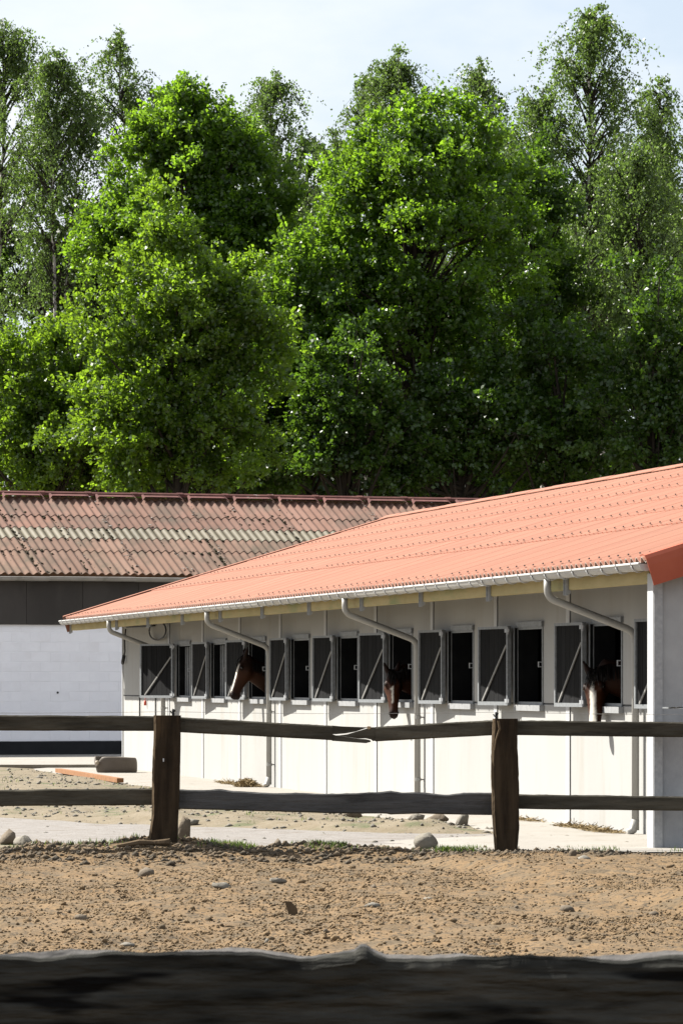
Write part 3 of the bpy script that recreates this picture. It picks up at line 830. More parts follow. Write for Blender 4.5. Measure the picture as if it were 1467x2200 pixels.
# roof
broof = link('roof', None, barn)
BRUN, BRISE = 3.75, 1.69
BEO = -0.22                                       # eave overhang in front of the wall
BEZ = 3.53
bsl = math.hypot(BRUN, BRISE); bang = math.atan2(BRISE, BRUN)
BP, BN = 0.165, 6
BW = BP*BN
BFR = [0.0, 0.285, 0.445, 0.58, 0.735, 0.965]
def broof_pt(x, s, n=0.0):
    return (x, BEO + s*math.cos(bang) - n*math.sin(bang), BEZ + s*math.sin(bang) + n*math.cos(bang))
brm_ = []
for r in range(5):
    L = (BFR[r+1]-BFR[r])*bsl + (0.12 if r < 4 else 0)
    m_ = M['light_strip'] if r == 2 else (M['old_roof_low'] if r < 2 else M['old_roof'])
    brm_.append(corr_mesh('roof_sheet', L, BP, BN, 0.024, [m_, M['old_edge']], th=0.008, over=0.05))
nB = 23
for r in range(5):
    L = (BFR[r+1]-BFR[r])*bsl
    tilt = math.atan2(0.012, L)
    for k in range(nB):
        jit = random.uniform(-0.006, 0.006)
        o = link('roof_sheet', brm_[r], broof, broof_pt(-7.3 + k*BW, BFR[r]*bsl + random.uniform(-0.012,0.012), 0.024 + 0.006*(k % 2) + jit*0.4))
        o.rotation_euler = (bang - tilt, 0, random.uniform(-0.002,0.002))
# ridge: roll on top, flat skirt pieces with turned ends
rid = MB()
rid.prism([(-0.10,-0.02),(-0.09,0.03),(-0.045,0.06),(0.045,0.06),(0.09,0.03),(0.10,-0.02)], 0, BW-0.02, 'x')
rid.prism([(-0.105,-0.02),(-0.095,0.037),(-0.045,0.07),(0.045,0.07),(0.095,0.037),(0.105,-0.02)], BW-0.10, BW+0.01, 'x')
# skirt towards the eave with a raised lip over four waves
dn = math.tan(bang)
def sk(x0, x1, y0, y1, off0, off1, th):
    return [(x0,-y0,-y0*dn+off0),(x1,-y0,-y0*dn+off0),(x1,-y1,-y1*dn+off1),(x0,-y1,-y1*dn+off1),
            (x0,-y0,-y0*dn+off0-th),(x1,-y0,-y0*dn+off0-th),(x1,-y1,-y1*dn+off1-th),(x0,-y1,-y1*dn+off1-th)]
bf = [(0,1,2,3),(4,7,6,5),(0,4,5,1),(1,5,6,2),(2,6,7,3),(3,7,4,0)]
rid.add(sk(0.13, BW-0.12, 0.08, 0.24, 0.045, 0.075, 0.012), bf)
rid.add([(0.13,-0.24,-0.24*dn+0.075),(0.05,-0.31,-0.31*dn+0.03),(0.09,-0.08,0.02),(0.13,-0.08,0.03)], [(0,1,2,3)])
rid.add([(BW-0.12,-0.24,-0.24*dn+0.075),(BW-0.04,-0.31,-0.31*dn+0.03),(BW-0.08,-0.08,0.02),(BW-0.12,-0.08,0.03)], [(3,2,1,0)])
ridm = rid.mesh('ridge_cap', M['old_ridge'])
rp_ = broof_pt(0, bsl, 0.0)
for k in range(nB):
    link('ridge_cap', ridm, broof, (-7.25 + k*BW, rp_[1], rp_[2]+0.05+random.uniform(-0.004,0.004)))
mb = MB(); mb.add([(BX0,rp_[1],rp_[2]),(BX1,rp_[1],rp_[2]),(BX1,rp_[1]+3.7,BEZ),(BX0,rp_[1]+3.7,BEZ)], [(0,1,2,3)])
part('rear_roof_slope', mb, M['old_roof'], broof)
mb = MB(); mb.prism([(0.0,BH_EV),(rp_[1],rp_[2]-0.1),(7.1,BH_EV),(7.1,-0.2),(0.0,-0.2)], BX1-0.3, BX1-0.1, 'x'); part('end_wall', mb, M['block'], barn)
mb = MB(); mb.prism([(0.31,BH_EV),(rp_[1],rp_[2]-0.1),(7.1,BH_EV),(7.1,-0.2),(0.31,-0.2)], BX0+0.1, BX0+0.3, 'x'); part('end_wall', mb, M['block'], barn)
# moss cushions in the valleys and at the laps
def ico(sub=1):
    bm = bmesh.new(); bmesh.ops.create_icosphere(bm, subdivisions=sub, radius=1)
    v = np.array([p.co[:] for p in bm.verts]); f = np.array([[q.index for q in p.verts] for p in bm.faces]); bm.free()
    return v, f
IC1 = ico(1); IC2 = ico(2)
def ico0():        # rough octahedron
    v = np.array([(1,0,0),(0,1,0),(-1,0,0),(0,-1,0),(0,0,1),(0,0,-1)], float)
    f = np.array([(0,1,4),(1,2,4),(2,3,4),(3,0,4),(1,0,5),(2,1,5),(3,2,5),(0,3,5)])
    return v, f
IC0 = ico0()
def lumps(C_, Rr, squash, seed, jit=0.35, base=IC1):
    r_ = np.random.default_rng(seed)
    v, f = base
    n = len(C_)
    S = (1 + jit*(r_.random((n, len(v), 1))*2-1))
    sc_ = np.stack([Rr*(0.7+0.6*r_.random(n)), Rr*(0.7+0.6*r_.random(n)), Rr*squash*(0.7+0.6*r_.random(n))], -1)
    th = r_.random(n)*6.283
    P = v[None]*S*sc_[:,None,:]
    x = P[...,0]*np.cos(th)[:,None] - P[...,1]*np.sin(th)[:,None]; y = P[...,0]*np.sin(th)[:,None] + P[...,1]*np.cos(th)[:,None]
    P = np.stack([x, y, P[...,2]], -1) + np.asarray(C_)[:,None,:]
    T = f[None] + (np.arange(n)*len(v))[:,None,None]
    return P.reshape(-1,3), T.reshape(-1,3)
mc = []; mr = []; lc = []; lr = []
for k in range(1500):
    x = random.uniform(-2.2, 9.0); mode = random.random()
    if mode < 0.45:            # side laps
        kk = round((x+7.3)/BW); x = -7.3 + kk*BW - 0.5*BP + random.gauss(0, 0.02); s = abs(random.gauss(0, 0.42))*bsl*0.9
    elif mode < 0.75:          # end laps
        r = random.choice([1,1,1,2,3,4]); x = round((x+7.3-0.5*BP)/BP)*BP - 7.3 + 0.5*BP; s = BFR[r]*bsl - abs(random.gauss(0, 0.05))
    else:
        x = round((x+7.3-0.5*BP)/BP)*BP - 7.3 + 0.5*BP + random.gauss(0,0.02); s = random.random()**1.6*bsl*0.9
    if s > bsl*0.93 or s < 0.02: continue
    # patchy: keep only where a slow noise is high
    if fbm(np.array([x*0.9+3]), np.array([s*0.9]), 2)[0] < -0.30 + 0.55*(s/bsl): continue
    mc.append(broof_pt(x, s, 0.012)); mr.append(random.uniform(0.010, 0.030))
Vv, Tt = lumps(np.array(mc), np.array(mr), 0.7, 3)
link('moss', tri_mesh('moss', Vv, Tt, M['moss']), broof, kind='stuff')
for k in range(260):
    kk = random.randint(5, 16); x = -7.3 + kk*BW + random.gauss(0.0, 0.05); s = random.uniform(0.05, 0.93)*bsl
    if fbm(np.array([x*1.3+30]), np.array([s*1.1]), 2)[0] < 0.05: continue
    lc.append(broof_pt(x, s, 0.052)); lr.append(random.uniform(0.012, 0.035))
Vv, Tt = lumps(np.array(lc), np.array(lr), 0.35, 4)
link('lichen', tri_mesh('lichen', Vv, Tt, M['lichen']), broof, kind='stuff')
# barn gutter
gm = MB(); sl_ = 1.75
gm.prism([(BEO-0.02 - 0.075*math.cos(math.pi*k/8)*1.0, BEZ-0.05 - 0.075*math.sin(math.pi*k/8)) for k in range(9)] +
         [(BEO-0.02 + 0.070*math.cos(math.pi*k/8), BEZ-0.05 - 0.070*math.sin(math.pi*k/8)) for k in range(9)], 0, sl_-0.006, 'x')
gm.tube([(0, BEO-0.095, BEZ-0.05), (sl_-0.006, BEO-0.095, BEZ-0.05)], 0.013, 6)
gmm = gm.mesh('gutter', M['old_gutter'])
for k in range(12):
    link('gutter', gmm, barn, (-7.3 + k*sl_, 0, 0.0-0.006*(k % 2)), (0,0,0))
mb = MB(); mb.box(BX0, BX1, BEO+0.06, 0.1, BEZ-0.055, BEZ-0.03); part('soffit', mb, M['fascia'], barn)

# concrete step in front of the barn
mb = MB()
X0, X1 = -30.0, 1.2
ed = np.arange(-14, 1.3, 0.3)
top = [(x, 74.6 + 0.5*(x+5)*0.05 + 0.06*random.uniform(-1,1), 0.075) for x in ed]
mb.add([(X0, 74.3, 0.075)] + top + [(1.2, 88, 0.075), (X0, 88, 0.075)] + [(X0, 74.3, -0.08)] + [(p[0], p[1]+0.02, -0.08) for p in top], [])
n_ = len(top) + 1
mb.f = [tuple(range(0, n_+2))] + [(i+1, i, n_+2+i, n_+3+i) for i in range(n_-1)]
mb.mi = [0] + [1]*(n_-1)
part('barn_pavement', mb, [M['paving'], M['slab_edge']], kind='structure')

# ------------------------------------------------------------------ horses
def horse(name, label, P, Mz, D, neck, body_a, coat, face, ears=(0.0, 0.35)):
    """P poll, Mz muzzle, D dorsal direction, neck centre path -- all in stable coordinates (along, out, up)"""
    Wv = lambda q: st(*q)
    P = Wv(P); Mz = Wv(Mz)
    e = (Mz - P); Lh = e.length; e.normalize()
    d = (uV*D[0] + nV*D[1] + Vector((0,0,D[2])))
    d = (d - e*d.dot(e)).normalized(); l = e.cross(d).normalized()
    base = Wv((body_a, -1.2, 0.03))
    k = Lh/0.60
    m = MB()
    def ring(c, ax, ay, rx, ry, n=18, pw=2.2):
        out = []
        for i in range(n):
            t = 2*math.pi*i/n; ct, s_t = math.cos(t), math.sin(t)
            out.append(c + ax*rx*math.copysign(abs(ct)**(2/pw), ct) + ay*ry*math.copysign(abs(s_t)**(2/pw), s_t) - base)
        return out
    # t, half width, top, bottom
    secs = [(-0.08,0.045,-0.035,-0.13),(-0.03,0.068,-0.008,-0.165),(0.06,0.082,0.008,-0.190),(0.18,0.098,0.016,-0.225),(0.30,0.104,0.014,-0.235),(0.40,0.094,0.006,-0.222),
            (0.50,0.080,-0.004,-0.198),(0.60,0.070,-0.010,-0.180),(0.70,0.062,-0.014,-0.165),(0.80,0.058,-0.017,-0.155),(0.88,0.060,-0.018,-0.153),
            (0.94,0.058,-0.024,-0.152),(0.985,0.048,-0.040,-0.142),(1.01,0.028,-0.065,-0.115)]
    rr = []
    for t, hw, tp, bt in secs:
        c_ = P + e*(t*Lh) + d*((tp+bt)/2*k)
        rr.append(ring(c_, l, d, hw*k, (tp-bt)/2*k))
    m.rings(rr)
    # chin / lower lip
    cc_ = P + e*(0.93*Lh) - d*0.146*k
    m.tube([cc_ - e*0.05 - base, cc_ + e*0.0 - base, cc_ + e*0.035 - base], [0.028*k, 0.034*k, 0.018*k], 10)
    # brow ridges and nostril rims
    for sg in (-1, 1):
        eb = P + e*(0.27*Lh) + l*sg*0.086*k - d*0.015*k
        m.tube([eb - e*0.05*k - base, eb - base, eb + e*0.05*k - base], [0.010*k, 0.024*k, 0.010*k], 8)
        nb_ = P + e*(0.915*Lh) + l*sg*0.040*k - d*0.045*k
        m.tube([nb_ - e*0.035*k + d*0.008*k - base, nb_ - base, nb_ + e*0.03*k - d*0.012*k - base], [0.012*k, 0.022*k, 0.010*k], 8)
        ck = P + e*(0.30*Lh) + l*sg*0.070*k - d*0.135*k
        m.tube([ck - e*0.07*k - base, ck - base, ck + e*0.07*k - d*(-0.02)*k - base], [0.035*k, 0.052*k, 0.028*k], 10)
        # ears
        eo = P - e*0.005 + l*sg*0.052*k - d*0.03*k
        back, spread = ears
        ed_ = (-e*1.0 + d*back + l*sg*spread).normalized()
        m.tube([eo + e*0.02 - base, eo + ed_*0.05*k - base, eo + ed_*0.10*k - base, eo + ed_*0.165*k - base], [0.026*k, 0.033*k, 0.027*k, 0.006*k], 8)
    # neck and trunk as one tapering tube
    nk = [P + e*(0.10*Lh) - d*0.115*k] + [Wv(q) for q in neck] + [Wv((body_a, -0.75, 1.15)), Wv((body_a, -1.25, 1.10)), Wv((body_a, -1.75, 1.12)), Wv((body_a, -2.15, 1.18)), Wv((body_a, -2.35, 1.12))]
    hw = [0.080, 0.085, 0.105, 0.15, 0.24, 0.28, 0.29, 0.26, 0.10]
    hh = [0.110, 0.165, 0.205, 0.26, 0.34, 0.33, 0.33, 0.30, 0.12]
    n_ = len(nk); extra = n_ - len(hw)
    rr = []
    for i in range(n_):
        t = (nk[min(i+1,n_-1)] - nk[max(i-1,0)]).normalized()
        up = Vector((0,0,1)); up = (up - t*up.dot(t))
        if up.length < 0.2: up = d - t*d.dot(t)
        up.normalize(); sd = t.cross(up)
        rr.append(ring(nk[i], sd, up, hw[i], hh[i], 18, 2.1))
    m.rings(rr)
    for fo, fs, kz in ((-0.75, 0, 0.55), (-2.1, 1, 0.60)):
        for sg in (-1, 1):
            a = body_a + sg*0.16
            if fs == 0:
                pts = [(a,fo,1.0),(a,fo+0.03,0.75),(a,fo,0.48),(a,fo,0.16),(a,fo+0.05,0.09),(a,fo+0.06,0.03)]
                rad = [0.15,0.10,0.062,0.045,0.05,0.065]
            else:
                pts = [(a,fo,1.05),(a,fo+0.10,0.80),(a,fo-0.14,0.55),(a,fo-0.08,0.18),(a,fo-0.03,0.09),(a,fo-0.01,0.03)]
                rad = [0.20,0.14,0.068,0.048,0.05,0.065]
            m.tube([Wv(q)-base for q in pts], rad, 10)
    root = thing(name, label, 'horse', base, 0, 'horses looking out of the stable windows')
    me0 = m.mesh('horse_body', [])
    tmp = bpy.data.objects.new('tmp', me0); C.objects.link(tmp)
    rm = tmp.modifiers.new('r', 'REMESH'); rm.mode = 'VOXEL'; rm.voxel_size = 0.020
    smo = tmp.modifiers.new('s', 'SMOOTH'); smo.factor = 0.5; smo.iterations = 2
    dg = bpy.context.evaluated_depsgraph_get()
    me = bpy.data.meshes.new_from_object(tmp.evaluated_get(dg))
    bpy.data.objects.remove(tmp)
    me.name = 'body'
    nv = len(me.vertices); co = np.empty(nv*3, np.float32); me.vertices.foreach_get('co', co); co = co.reshape(-1,3)
    q = co - np.array((P - base)[:])
    t = q @ np.array(e[:]) / Lh; yy = q @ np.array(d[:]) / k; xx = q @ np.array(l[:]) / k
    dist = np.linalg.norm(q, axis=1)
    c_brown, c_dark = np.array(coat[0]), np.array(coat[1])
    nz = fbm(co[:,0]*9 + co[:,2]*3, co[:,2]*9 + co[:,1]*3, 3)
    mixd = np.clip((t-0.72)/0.22 + 0.2*nz, 0, 1)*0.85                   # dark muzzle
    mixd = np.maximum(mixd, np.clip(-(t-0.02)*7, 0, 1)*0.8*(dist < 0.45)) # dark ears
    mixd = np.maximum(mixd, np.clip((dist-0.30)/0.35, 0, 1)*0.75*(t < 0.9))
    mixd = np.maximum(mixd, np.clip((0.55-t)/0.5 + 0.15*nz, 0, 1)*0.80)
    mixd = np.maximum(mixd, 0.8*((np.abs(t-0.28) < 0.055) & (np.abs(xx) > 0.075) & (yy > -0.06)))
    col = c_brown*(1-mixd[:,None]) + c_dark*mixd[:,None]
    t0, t1, w0, w1, soft, off = face
    tt = np.clip((t-t0)/(t1-t0), 0, 1)
    wid = w0 + (w1-w0)*tt
    wid = wid*np.clip((t-t0)/0.08, 0, 1)*np.clip((t1-t)/0.06, 0, 1)
    top = np.interp(t, [s[0] for s in secs], [s[2] for s in secs])
    mask = (np.clip((wid - np.abs(xx-off) + 0.006*nz)/soft, 0, 1) * (yy > top-0.042) * (t > t0) * (t < t1))
    col = col*(1-mask[:,None]) + np.array((0.66,0.62,0.55))*mask[:,None]
    ca = me.color_attributes.new('coat', 'FLOAT_COLOR', 'POINT')
    ca.data.foreach_set('color', np.concatenate([col, np.ones((nv,1))], 1).astype(np.float32).ravel())
    me.materials.clear(); me.materials.append(M['coat'])
    me.polygons.foreach_set('use_smooth', [True]*len(me.polygons))
    link('body', me, root)
    for sg in (-1, 1):
        ev, ef = IC2
        c_ = P + e*(0.275*Lh) + l*sg*0.094*k - d*0.030*k - base
        link('eye', tri_mesh('eye', ev*0.020*k + np.array(c_[:]), ef, M['eye']), root)
        c_ = P + e*(0.925*Lh) + l*sg*0.054*k - d*0.050*k - base
        link('nostril', tri_mesh('nostril', ev*np.array((0.011,0.011,0.016))*k + np.array(c_[:]), ef, M['nostril']), root)
    # mane: many flat locks hanging from the crest, forelock between the ears
    mv = []; mq = []
    def lock(p0, p1, p2, w):
        b = len(mv); sd = (p1-p0).cross(Vector((random.random(),random.random(),random.random()))).normalized()*w
        for p, ww in ((p0,1),(p1,0.9),(p2,0.3)): mv.extend([p - sd*ww - base, p + sd*ww - base])
        mq.extend([(b,b+1,b+3,b+2),(b+2,b+3,b+5,b+4)])
    for i in range(70):
        s0 = P - e*0.02 + l*random.uniform(-0.03,0.03)
        drop = random.uniform(0.10, 0.24)
        p1 = s0 + d*(0.03+0.012*random.random()) + e*drop*0.5 + l*random.uniform(-0.03,0.03)
        p2 = s0 + d*(0.022+0.02*random.random()) + e*drop + l*random.uniform(-0.05,0.05)
        lock(s0, p1, p2, 0.006)
    pts = [P - e*0.03*k - d*0.02] + [rr_ for rr_ in (Wv(q) for q in neck)]
    for i in range(260):
        t = random.random()*(len(pts)-1.001); j0 = int(t); fr = t-j0
        c_ = pts[j0]*(1-fr) + pts[j0+1]*fr
        hgt = 0.0 if j0 == 0 and fr < 0.1 else np.interp(t, [0,1,2,3], [0.0,0.145,0.185,0.25][:4])
        c_ = c_ + Vector((0,0,hgt))
        sg = 1 if random.random() < 0.7 else -1
        tv = (pts[j0+1]-pts[j0]).normalized(); sd = tv.cross(Vector((0,0,1))).normalized()*sg
        lock(c_, c_ + sd*0.08 - Vector((0,0,0.05)), c_ + sd*0.105 - Vector((0,0,random.uniform(0.12,0.2))), 0.012)
    link('mane', big_mesh('mane', np.array([v[:] for v in mv]), np.array(mq), M['mane']), root)
    return root

cm_ = bpy.data.materials.new('horse_coat'); cm_.use_nodes = True
nt = cm_.node_tree; b_ = nt.nodes['Principled BSDF']; at_ = nt.nodes.new('ShaderNodeAttribute'); at_.attribute_name = 'coat'
nt.links.new(at_.outputs['Color'], b_.inputs['Base Color']); b_.inputs['Roughness'].default_value = 0.55; b_.inputs['Specular IOR Level'].default_value = 0.10
M['coat'] = cm_
M['eye'] = mat('horse_eye', (0.006,0.004,0.003), (0.008,0.006,0.004), 9, 0.12, spec=0.6)
M['nostril'] = mat('nostril_dark', (0.006,0.005,0.005), (0.01,0.008,0.007), 9, 0.8)
M['mane'] = mat('black_mane', (0.008,0.007,0.006), (0.016,0.013,0.011), 9, 0.6)
bay = ((0.040,0.0155,0.0070), (0.007,0.0045,0.0035))
dkb = ((0.046,0.0145,0.0055), (0.006,0.0042,0.0036))
A = lambda U: U - U0
horse('horse', 'bay horse in profile with white blaze, farthest of the three horses',
      (A(60.78), 0.25, 1.865), (A(60.74), 0.475, 1.29), (0.0, 0.9, 0.45),
      [(A(60.80), 0.09, 1.67), (A(60.82), -0.17, 1.53), (A(60.85), -0.45, 1.36)], A(60.85), bay, (0.15, 0.90, 0.058, 0.022, 0.010, 0.0), (0.15, 0.4))
horse('horse', 'dark bay horse with short white stripe, head lowered beside the middle downpipe',
      (A(51.20), 0.165, 1.625), (A(50.95), 0.20, 1.105), (-0.95, 0.25, 0.30),
      [(A(51.30), 0.02, 1.56), (A(51.33), -0.22, 1.50), (A(51.30), -0.45, 1.36)], A(51.30), dkb, (0.30, 0.72, 0.016, 0.010, 0.008, 0.004), (0.10, 0.35))
horse('horse', 'dark bay horse with broad white face stripe, nearest the white corner column',
      (A(42.02), 0.115, 1.610), (A(41.74), 0.20, 1.055), (-0.80, 0.55, 0.32),
      [(A(42.02), -0.03, 1.56), (A(41.98), -0.24, 1.52), (A(41.95), -0.45, 1.38)], A(41.95), dkb, (0.12, 1.00, 0.024, 0.040, 0.010, 0.0), (-0.05, 0.45))

# ------------------------------------------------------------------ fences
def plank_mesh(top, bot, thick, x0, x1, n, seed, warp=0.01, mats=None, topmi=1):
    """board seen face-on; top(x), bot(x) give its edges, rough sawn and slightly wavy"""
    r_ = np.random.default_rng(seed)
    xs_ = np.linspace(x0, x1, n)
    m = MB(); rings = []
    for x in xs_:
        zt, zb = top(x), bot(x)
        w = warp*vnoise(np.array([x*0.7+seed]), np.array([seed*1.3]))[0]
        h = zt - zb
        y0 = w - thick/2; y1 = w + thick/2
        e_ = min(0.012, h*0.12)
        rf_ = lambda: r_.normal(0, thick*0.02)
        rings.append([(x, y0+rf_(), zb+e_), (x, y0+rf_(), zb+h*0.33), (x, y0+rf_(), zb+h*0.66), (x, y0+rf_(), zt-e_), (x, y0+e_, zt), (x, y1-e_, zt+r_.normal(0,0.0015)),
                      (x, y1, zt-e_), (x, y1, zb+e_), (x, y1-e_, zb), (x, y0+e_, zb)])
    m.rings(rings)
    seg = 10
    mi = []
    for i in range(n-1):
        for kx in range(seg): mi.append(topmi if kx == 4 else 0)
    m.mi = mi + [topmi, topmi]
    return m

FY = 38.2
S40 = F/FY
fx = lambda x: (x-733.5)/S40
fz = lambda y: HC + (HOR-y)/S40
fence = thing('fence', 'dark wooden paddock fence with two sleeper posts and a snapped top rail', 'fence', (0, FY, 0))
def post_mesh(outline_l, outline_r, ys_, thick, seed):
    r_ = np.random.default_rng(seed); m = MB(); rings = []
    for xl, xr, y in zip(outline_l, outline_r, ys_):
        X0_, X1_, z = fx(xl), fx(xr), fz(y)
        b = 0.02
        j = lambda: r_.normal(0, 0.0010)
        rings.append([(X0_+b+j(), -thick/2+j(), z), (0.5*(X0_+X1_), -thick/2+j(), z), (X1_-b+j(), -thick/2+j(), z), (X1_+j(), -thick/2+b, z), (X1_+j(), thick/2, z), (X0_+j(), thick/2, z), (X0_+j(), -thick/2+b, z)])
    m.rings(rings)
    nseg = 7; mi = []
    for i in range(len(rings)-1):
        for kx in range(nseg): mi.append(1 if kx in (5, 6) else 0)  # left faces take the lighter tone, as if sunlit
    m.mi = mi + [0, 0]
    return m
yy_ = np.linspace(1840, 1537, 34)
def out(pts, y): return np.interp(y, [p[0] for p in pts], [p[1] for p in pts])
def wob(y, s, amp=1.0): return amp*fbm(y*0.014 + s, y*0 + s*1.7, 2)
lp_l = out([(1537,331),(1600,330),(1660,328),(1700,328),(1750,327),(1790,321),(1815,318),(1840,316)], yy_) + wob(yy_, 3)
lp_r = out([(1537,389),(1560,388),(1600,388),(1660,387),(1700,385),(1750,383),(1790,383),(1815,381),(1840,380)], yy_) + wob(yy_, 8)
part('post', post_mesh(lp_l, lp_r, yy_, 0.16, 1), [M['sleeper'], M['sleeper_side']], fence)
rp_l = out([(1543,1058),(1600,1055),(1660,1055),(1730,1056),(1780,1059),(1840,1063)], yy_) + wob(yy_, 13)
rp_r = out([(1543,1111),(1600,1111),(1660,1113),(1730,1114),(1780,1114),(1810,1111),(1840,1110)], yy_) + wob(yy_, 18)
part('post', post_mesh(rp_l, rp_r, np.linspace(1845, 1544, 34), 0.16, 2), [M['sleeper'], M['sleeper_side']], fence)
for xp, yt in ((-371, 1536), (1840, 1550)):                 # the fence goes on beyond the frame
    part('post', post_mesh(np.full(34, xp-29.0)+wob(yy_, xp), np.full(34, xp+28.0)+wob(yy_, xp+3), np.linspace(1842, yt, 34), 0.16, 3), [M['sleeper'], M['sleeper_side']], fence)

def edge_fn(pts, seed, amp=0.004):
    X_ = [fx(p[0]) for p in pts]; Z_ = [fz(p[1]) for p in pts]
    return lambda x: float(np.interp(x, X_, Z_) + amp*fbm(np.array([x*3.1+seed]), np.array([seed*2.2]), 3)[0])
rails = [
    # top left, bottom left, bottom middle, top right, bottom right
    ('rail', [(-420,1534),(0,1536),(345,1539)], [(-420,1567),(0,1570),(345,1571)], -420, 345, 'rail', 0.003, None),
    ('rail', [(-420,1699),(0,1697),(345,1694)], [(-420,1735),(0,1733),(345,1730)], -420, 345, 'rail', 0.004, None),
    ('rail', [(375,1696),(440,1698),(470,1695),(500,1700),(600,1704),(690,1707),(720,1706),(820,1703),(838,1699),(860,1703),(900,1702),(960,1708),(1000,1704),(1075,1704)],
             [(375,1739),(500,1742),(700,1748),(830,1749),(838,1751),(900,1749),(1075,1752)], 375, 1075, 'rail_grey', 0.006, 'grey weathered rail with a wavy waney top edge'),
    ('rail', [(1095,1548),(1467,1552),(1890,1556)], [(1095,1580),(1467,1584),(1890,1588)], 1095, 1890, 'rail', 0.002, None),
    ('rail', [(1095,1707),(1467,1712),(1890,1716)], [(1095,1739),(1467,1743),(1890,1746)], 1095, 1890, 'rail', 0.003, None),
]
for i, (nm, tp, bt, x0, x1, mt, amp, lab) in enumerate(rails):
    m = plank_mesh(edge_fn(tp, 3+i, amp), edge_fn(bt, 13+i, 0.002), 0.05, fx(x0), fx(x1), 90, 20+i)
    part(nm, m, [M[mt], M['rail_top']], fence, loc=(0, 0.115, 0), label=lab)
# the snapped top rail: two halves that meet in a splintered break
br_l = MB()
topL = edge_fn([(375,1540),(735,1561),(800,1565)], 41, 0.002); botL = edge_fn([(375,1573),(735,1592),(800,1596)], 42, 0.0015)
m = plank_mesh(topL, botL, 0.05, fx(375), fx(715), 60, 50)
# splinter fingers of the left half
def finger(poly, y0, y1, mi=0):
    mm_ = MB(); mm_.prism([(fx(p[0]), fz(p[1])) for p in poly], y0, y1, 'y', mi); return mm_
for poly in ([(713,1559),(735,1561),(790,1563),(764,1572),(742,1576),(722,1577.6),(713,1577.6)], [(713,1577.7),(722,1580.4),(742,1583.2),(770,1587.6),(785,1588.4),(795,1590.6),(797,1594),(786,1597),(713,1592)]):
    f_ = finger(poly, -0.022, 0.022); m.add(f_.v, f_.f, 0)
part('rail', m, [M['rail'], M['rail_top']], fence, loc=(0, 0.115, 0), label='left half of the snapped top rail')
topR = edge_fn([(790,1563),(1075,1546)], 43, 0.002); botR = edge_fn([(790,1594),(1075,1579)], 44, 0.0015)
m = plank_mesh(topR, botR, 0.05, fx(806), fx(1075), 50, 51)
for poly in ([(808,1562.5),(794,1563),(790,1565),(764,1572.6),(745,1578.2),(730,1580),(722,1580.2),(742,1583),(770,1587.2),(785,1586.6),(797,1589),(801,1592.5),(808,1592)],):
    f_ = finger(poly, -0.020, 0.020); m.add(f_.v, f_.f, 0)
rr_o = part('rail', m, [M['rail'], M['rail_top']], fence, loc=(0, 0.115, 0), label='right half of the snapped top rail')
m = finger([(790,1560.5),(797,1561),(796,1566),(791,1567.5),(787,1563)], -0.027, 0.012); part('splinter', m, M['gap_pale_wood'], fence, loc=(0,0.112,0), label='pale piece added at the break for the bright gap')  # pale piece added for the lit wall seen through the crack
# wire and insulators
wi = MB()
pts = []
for x in np.linspace(-420, 1890, 60):
    y = np.interp(x, [-420,360,1066,1890], [1527,1529,1530,1533]) + 4.0*math.sin(math.pi*((x-360) % 706)/706) 
    pts.append((fx(x), 0.06, fz(y)))
wi.tube(pts, 0.0019, 5); part('wire', wi, M['wire'], fence)
for xp, y0 in ((372, 1540), (1066, 1547)):
    ins = MB(); ins.tube([(fx(xp),0.06,fz(y0)),(fx(xp),0.06,fz(y0-13))], 0.012, 8); ins.tube([(fx(xp),0.06,fz(y0-9)),(fx(xp-4),0.05,fz(y0-8)),(fx(xp-6),0.05,fz(y0-13))], 0.006, 6)
    ins.tube([(fx(xp),0.06,fz(y0-12)),(fx(xp+2),0.06,fz(y0-16))], 0.016, 8)
    part('insulator', ins, M['black'], fence)
sp = MB(); sp.tube([(fx(1069),-0.086,fz(1548)),(fx(1072),-0.09,fz(1566)),(fx(1064),-0.09,fz(1590)),(fx(1061),-0.086,fz(1612))], [0.012,0.012,0.008,0.004], 6)
part('splinter', sp, M['sleeper_side'], fence)
tg = MB(); tg.box(fx(351), fx(354), -0.086, -0.082, fz(1636), fz(1629)); part('tag', tg, M['galv_light'], fence)

# near fence across the bottom of the picture
NY = 6.4
nxf = lambda x: (x-733.5)*NY/F
nzf = lambda y: HC + (HOR-y)*NY/F
nprof = [(-700,2050),(-200,2046),(0,2052),(60,2054),(85,2058),(110,2056),(160,2049),(250,2044),(330,2046),(470,2043),(560,2044),(600,2052),(640,2059),(670,2057),(700,2051),(750,2046),(764,2043),(771,2033),(785,2032),(800,2043),(832,2058),
         (900,2057),(955,2058),(985,2051),(1020,2052),(1060,2055),(1090,2050),(1140,2050),(1190,2053),(1250,2054),(1290,2061),(1340,2063),(1400,2057),(1450,2050),(1600,2052),(2200,2055)]
nx_ = [nxf(p[0]) for p in nprof]; nz_ = [nzf(p[1]) for p in nprof]
ntop = lambda x: float(np.interp(x, nx_, nz_) + 0.0012*fbm(np.array([x*40]), np.array([1.0]), 3)[0])
nbot = lambda x: nzf(2262) + 0.002*math.sin(x*9)
near = thing('near_fence', 'rough near-black fence rail across the foreground, closest to the viewer', 'fence', (0, NY, 0))
rm_ = MB(); rings = []
rN = np.random.default_rng(5)
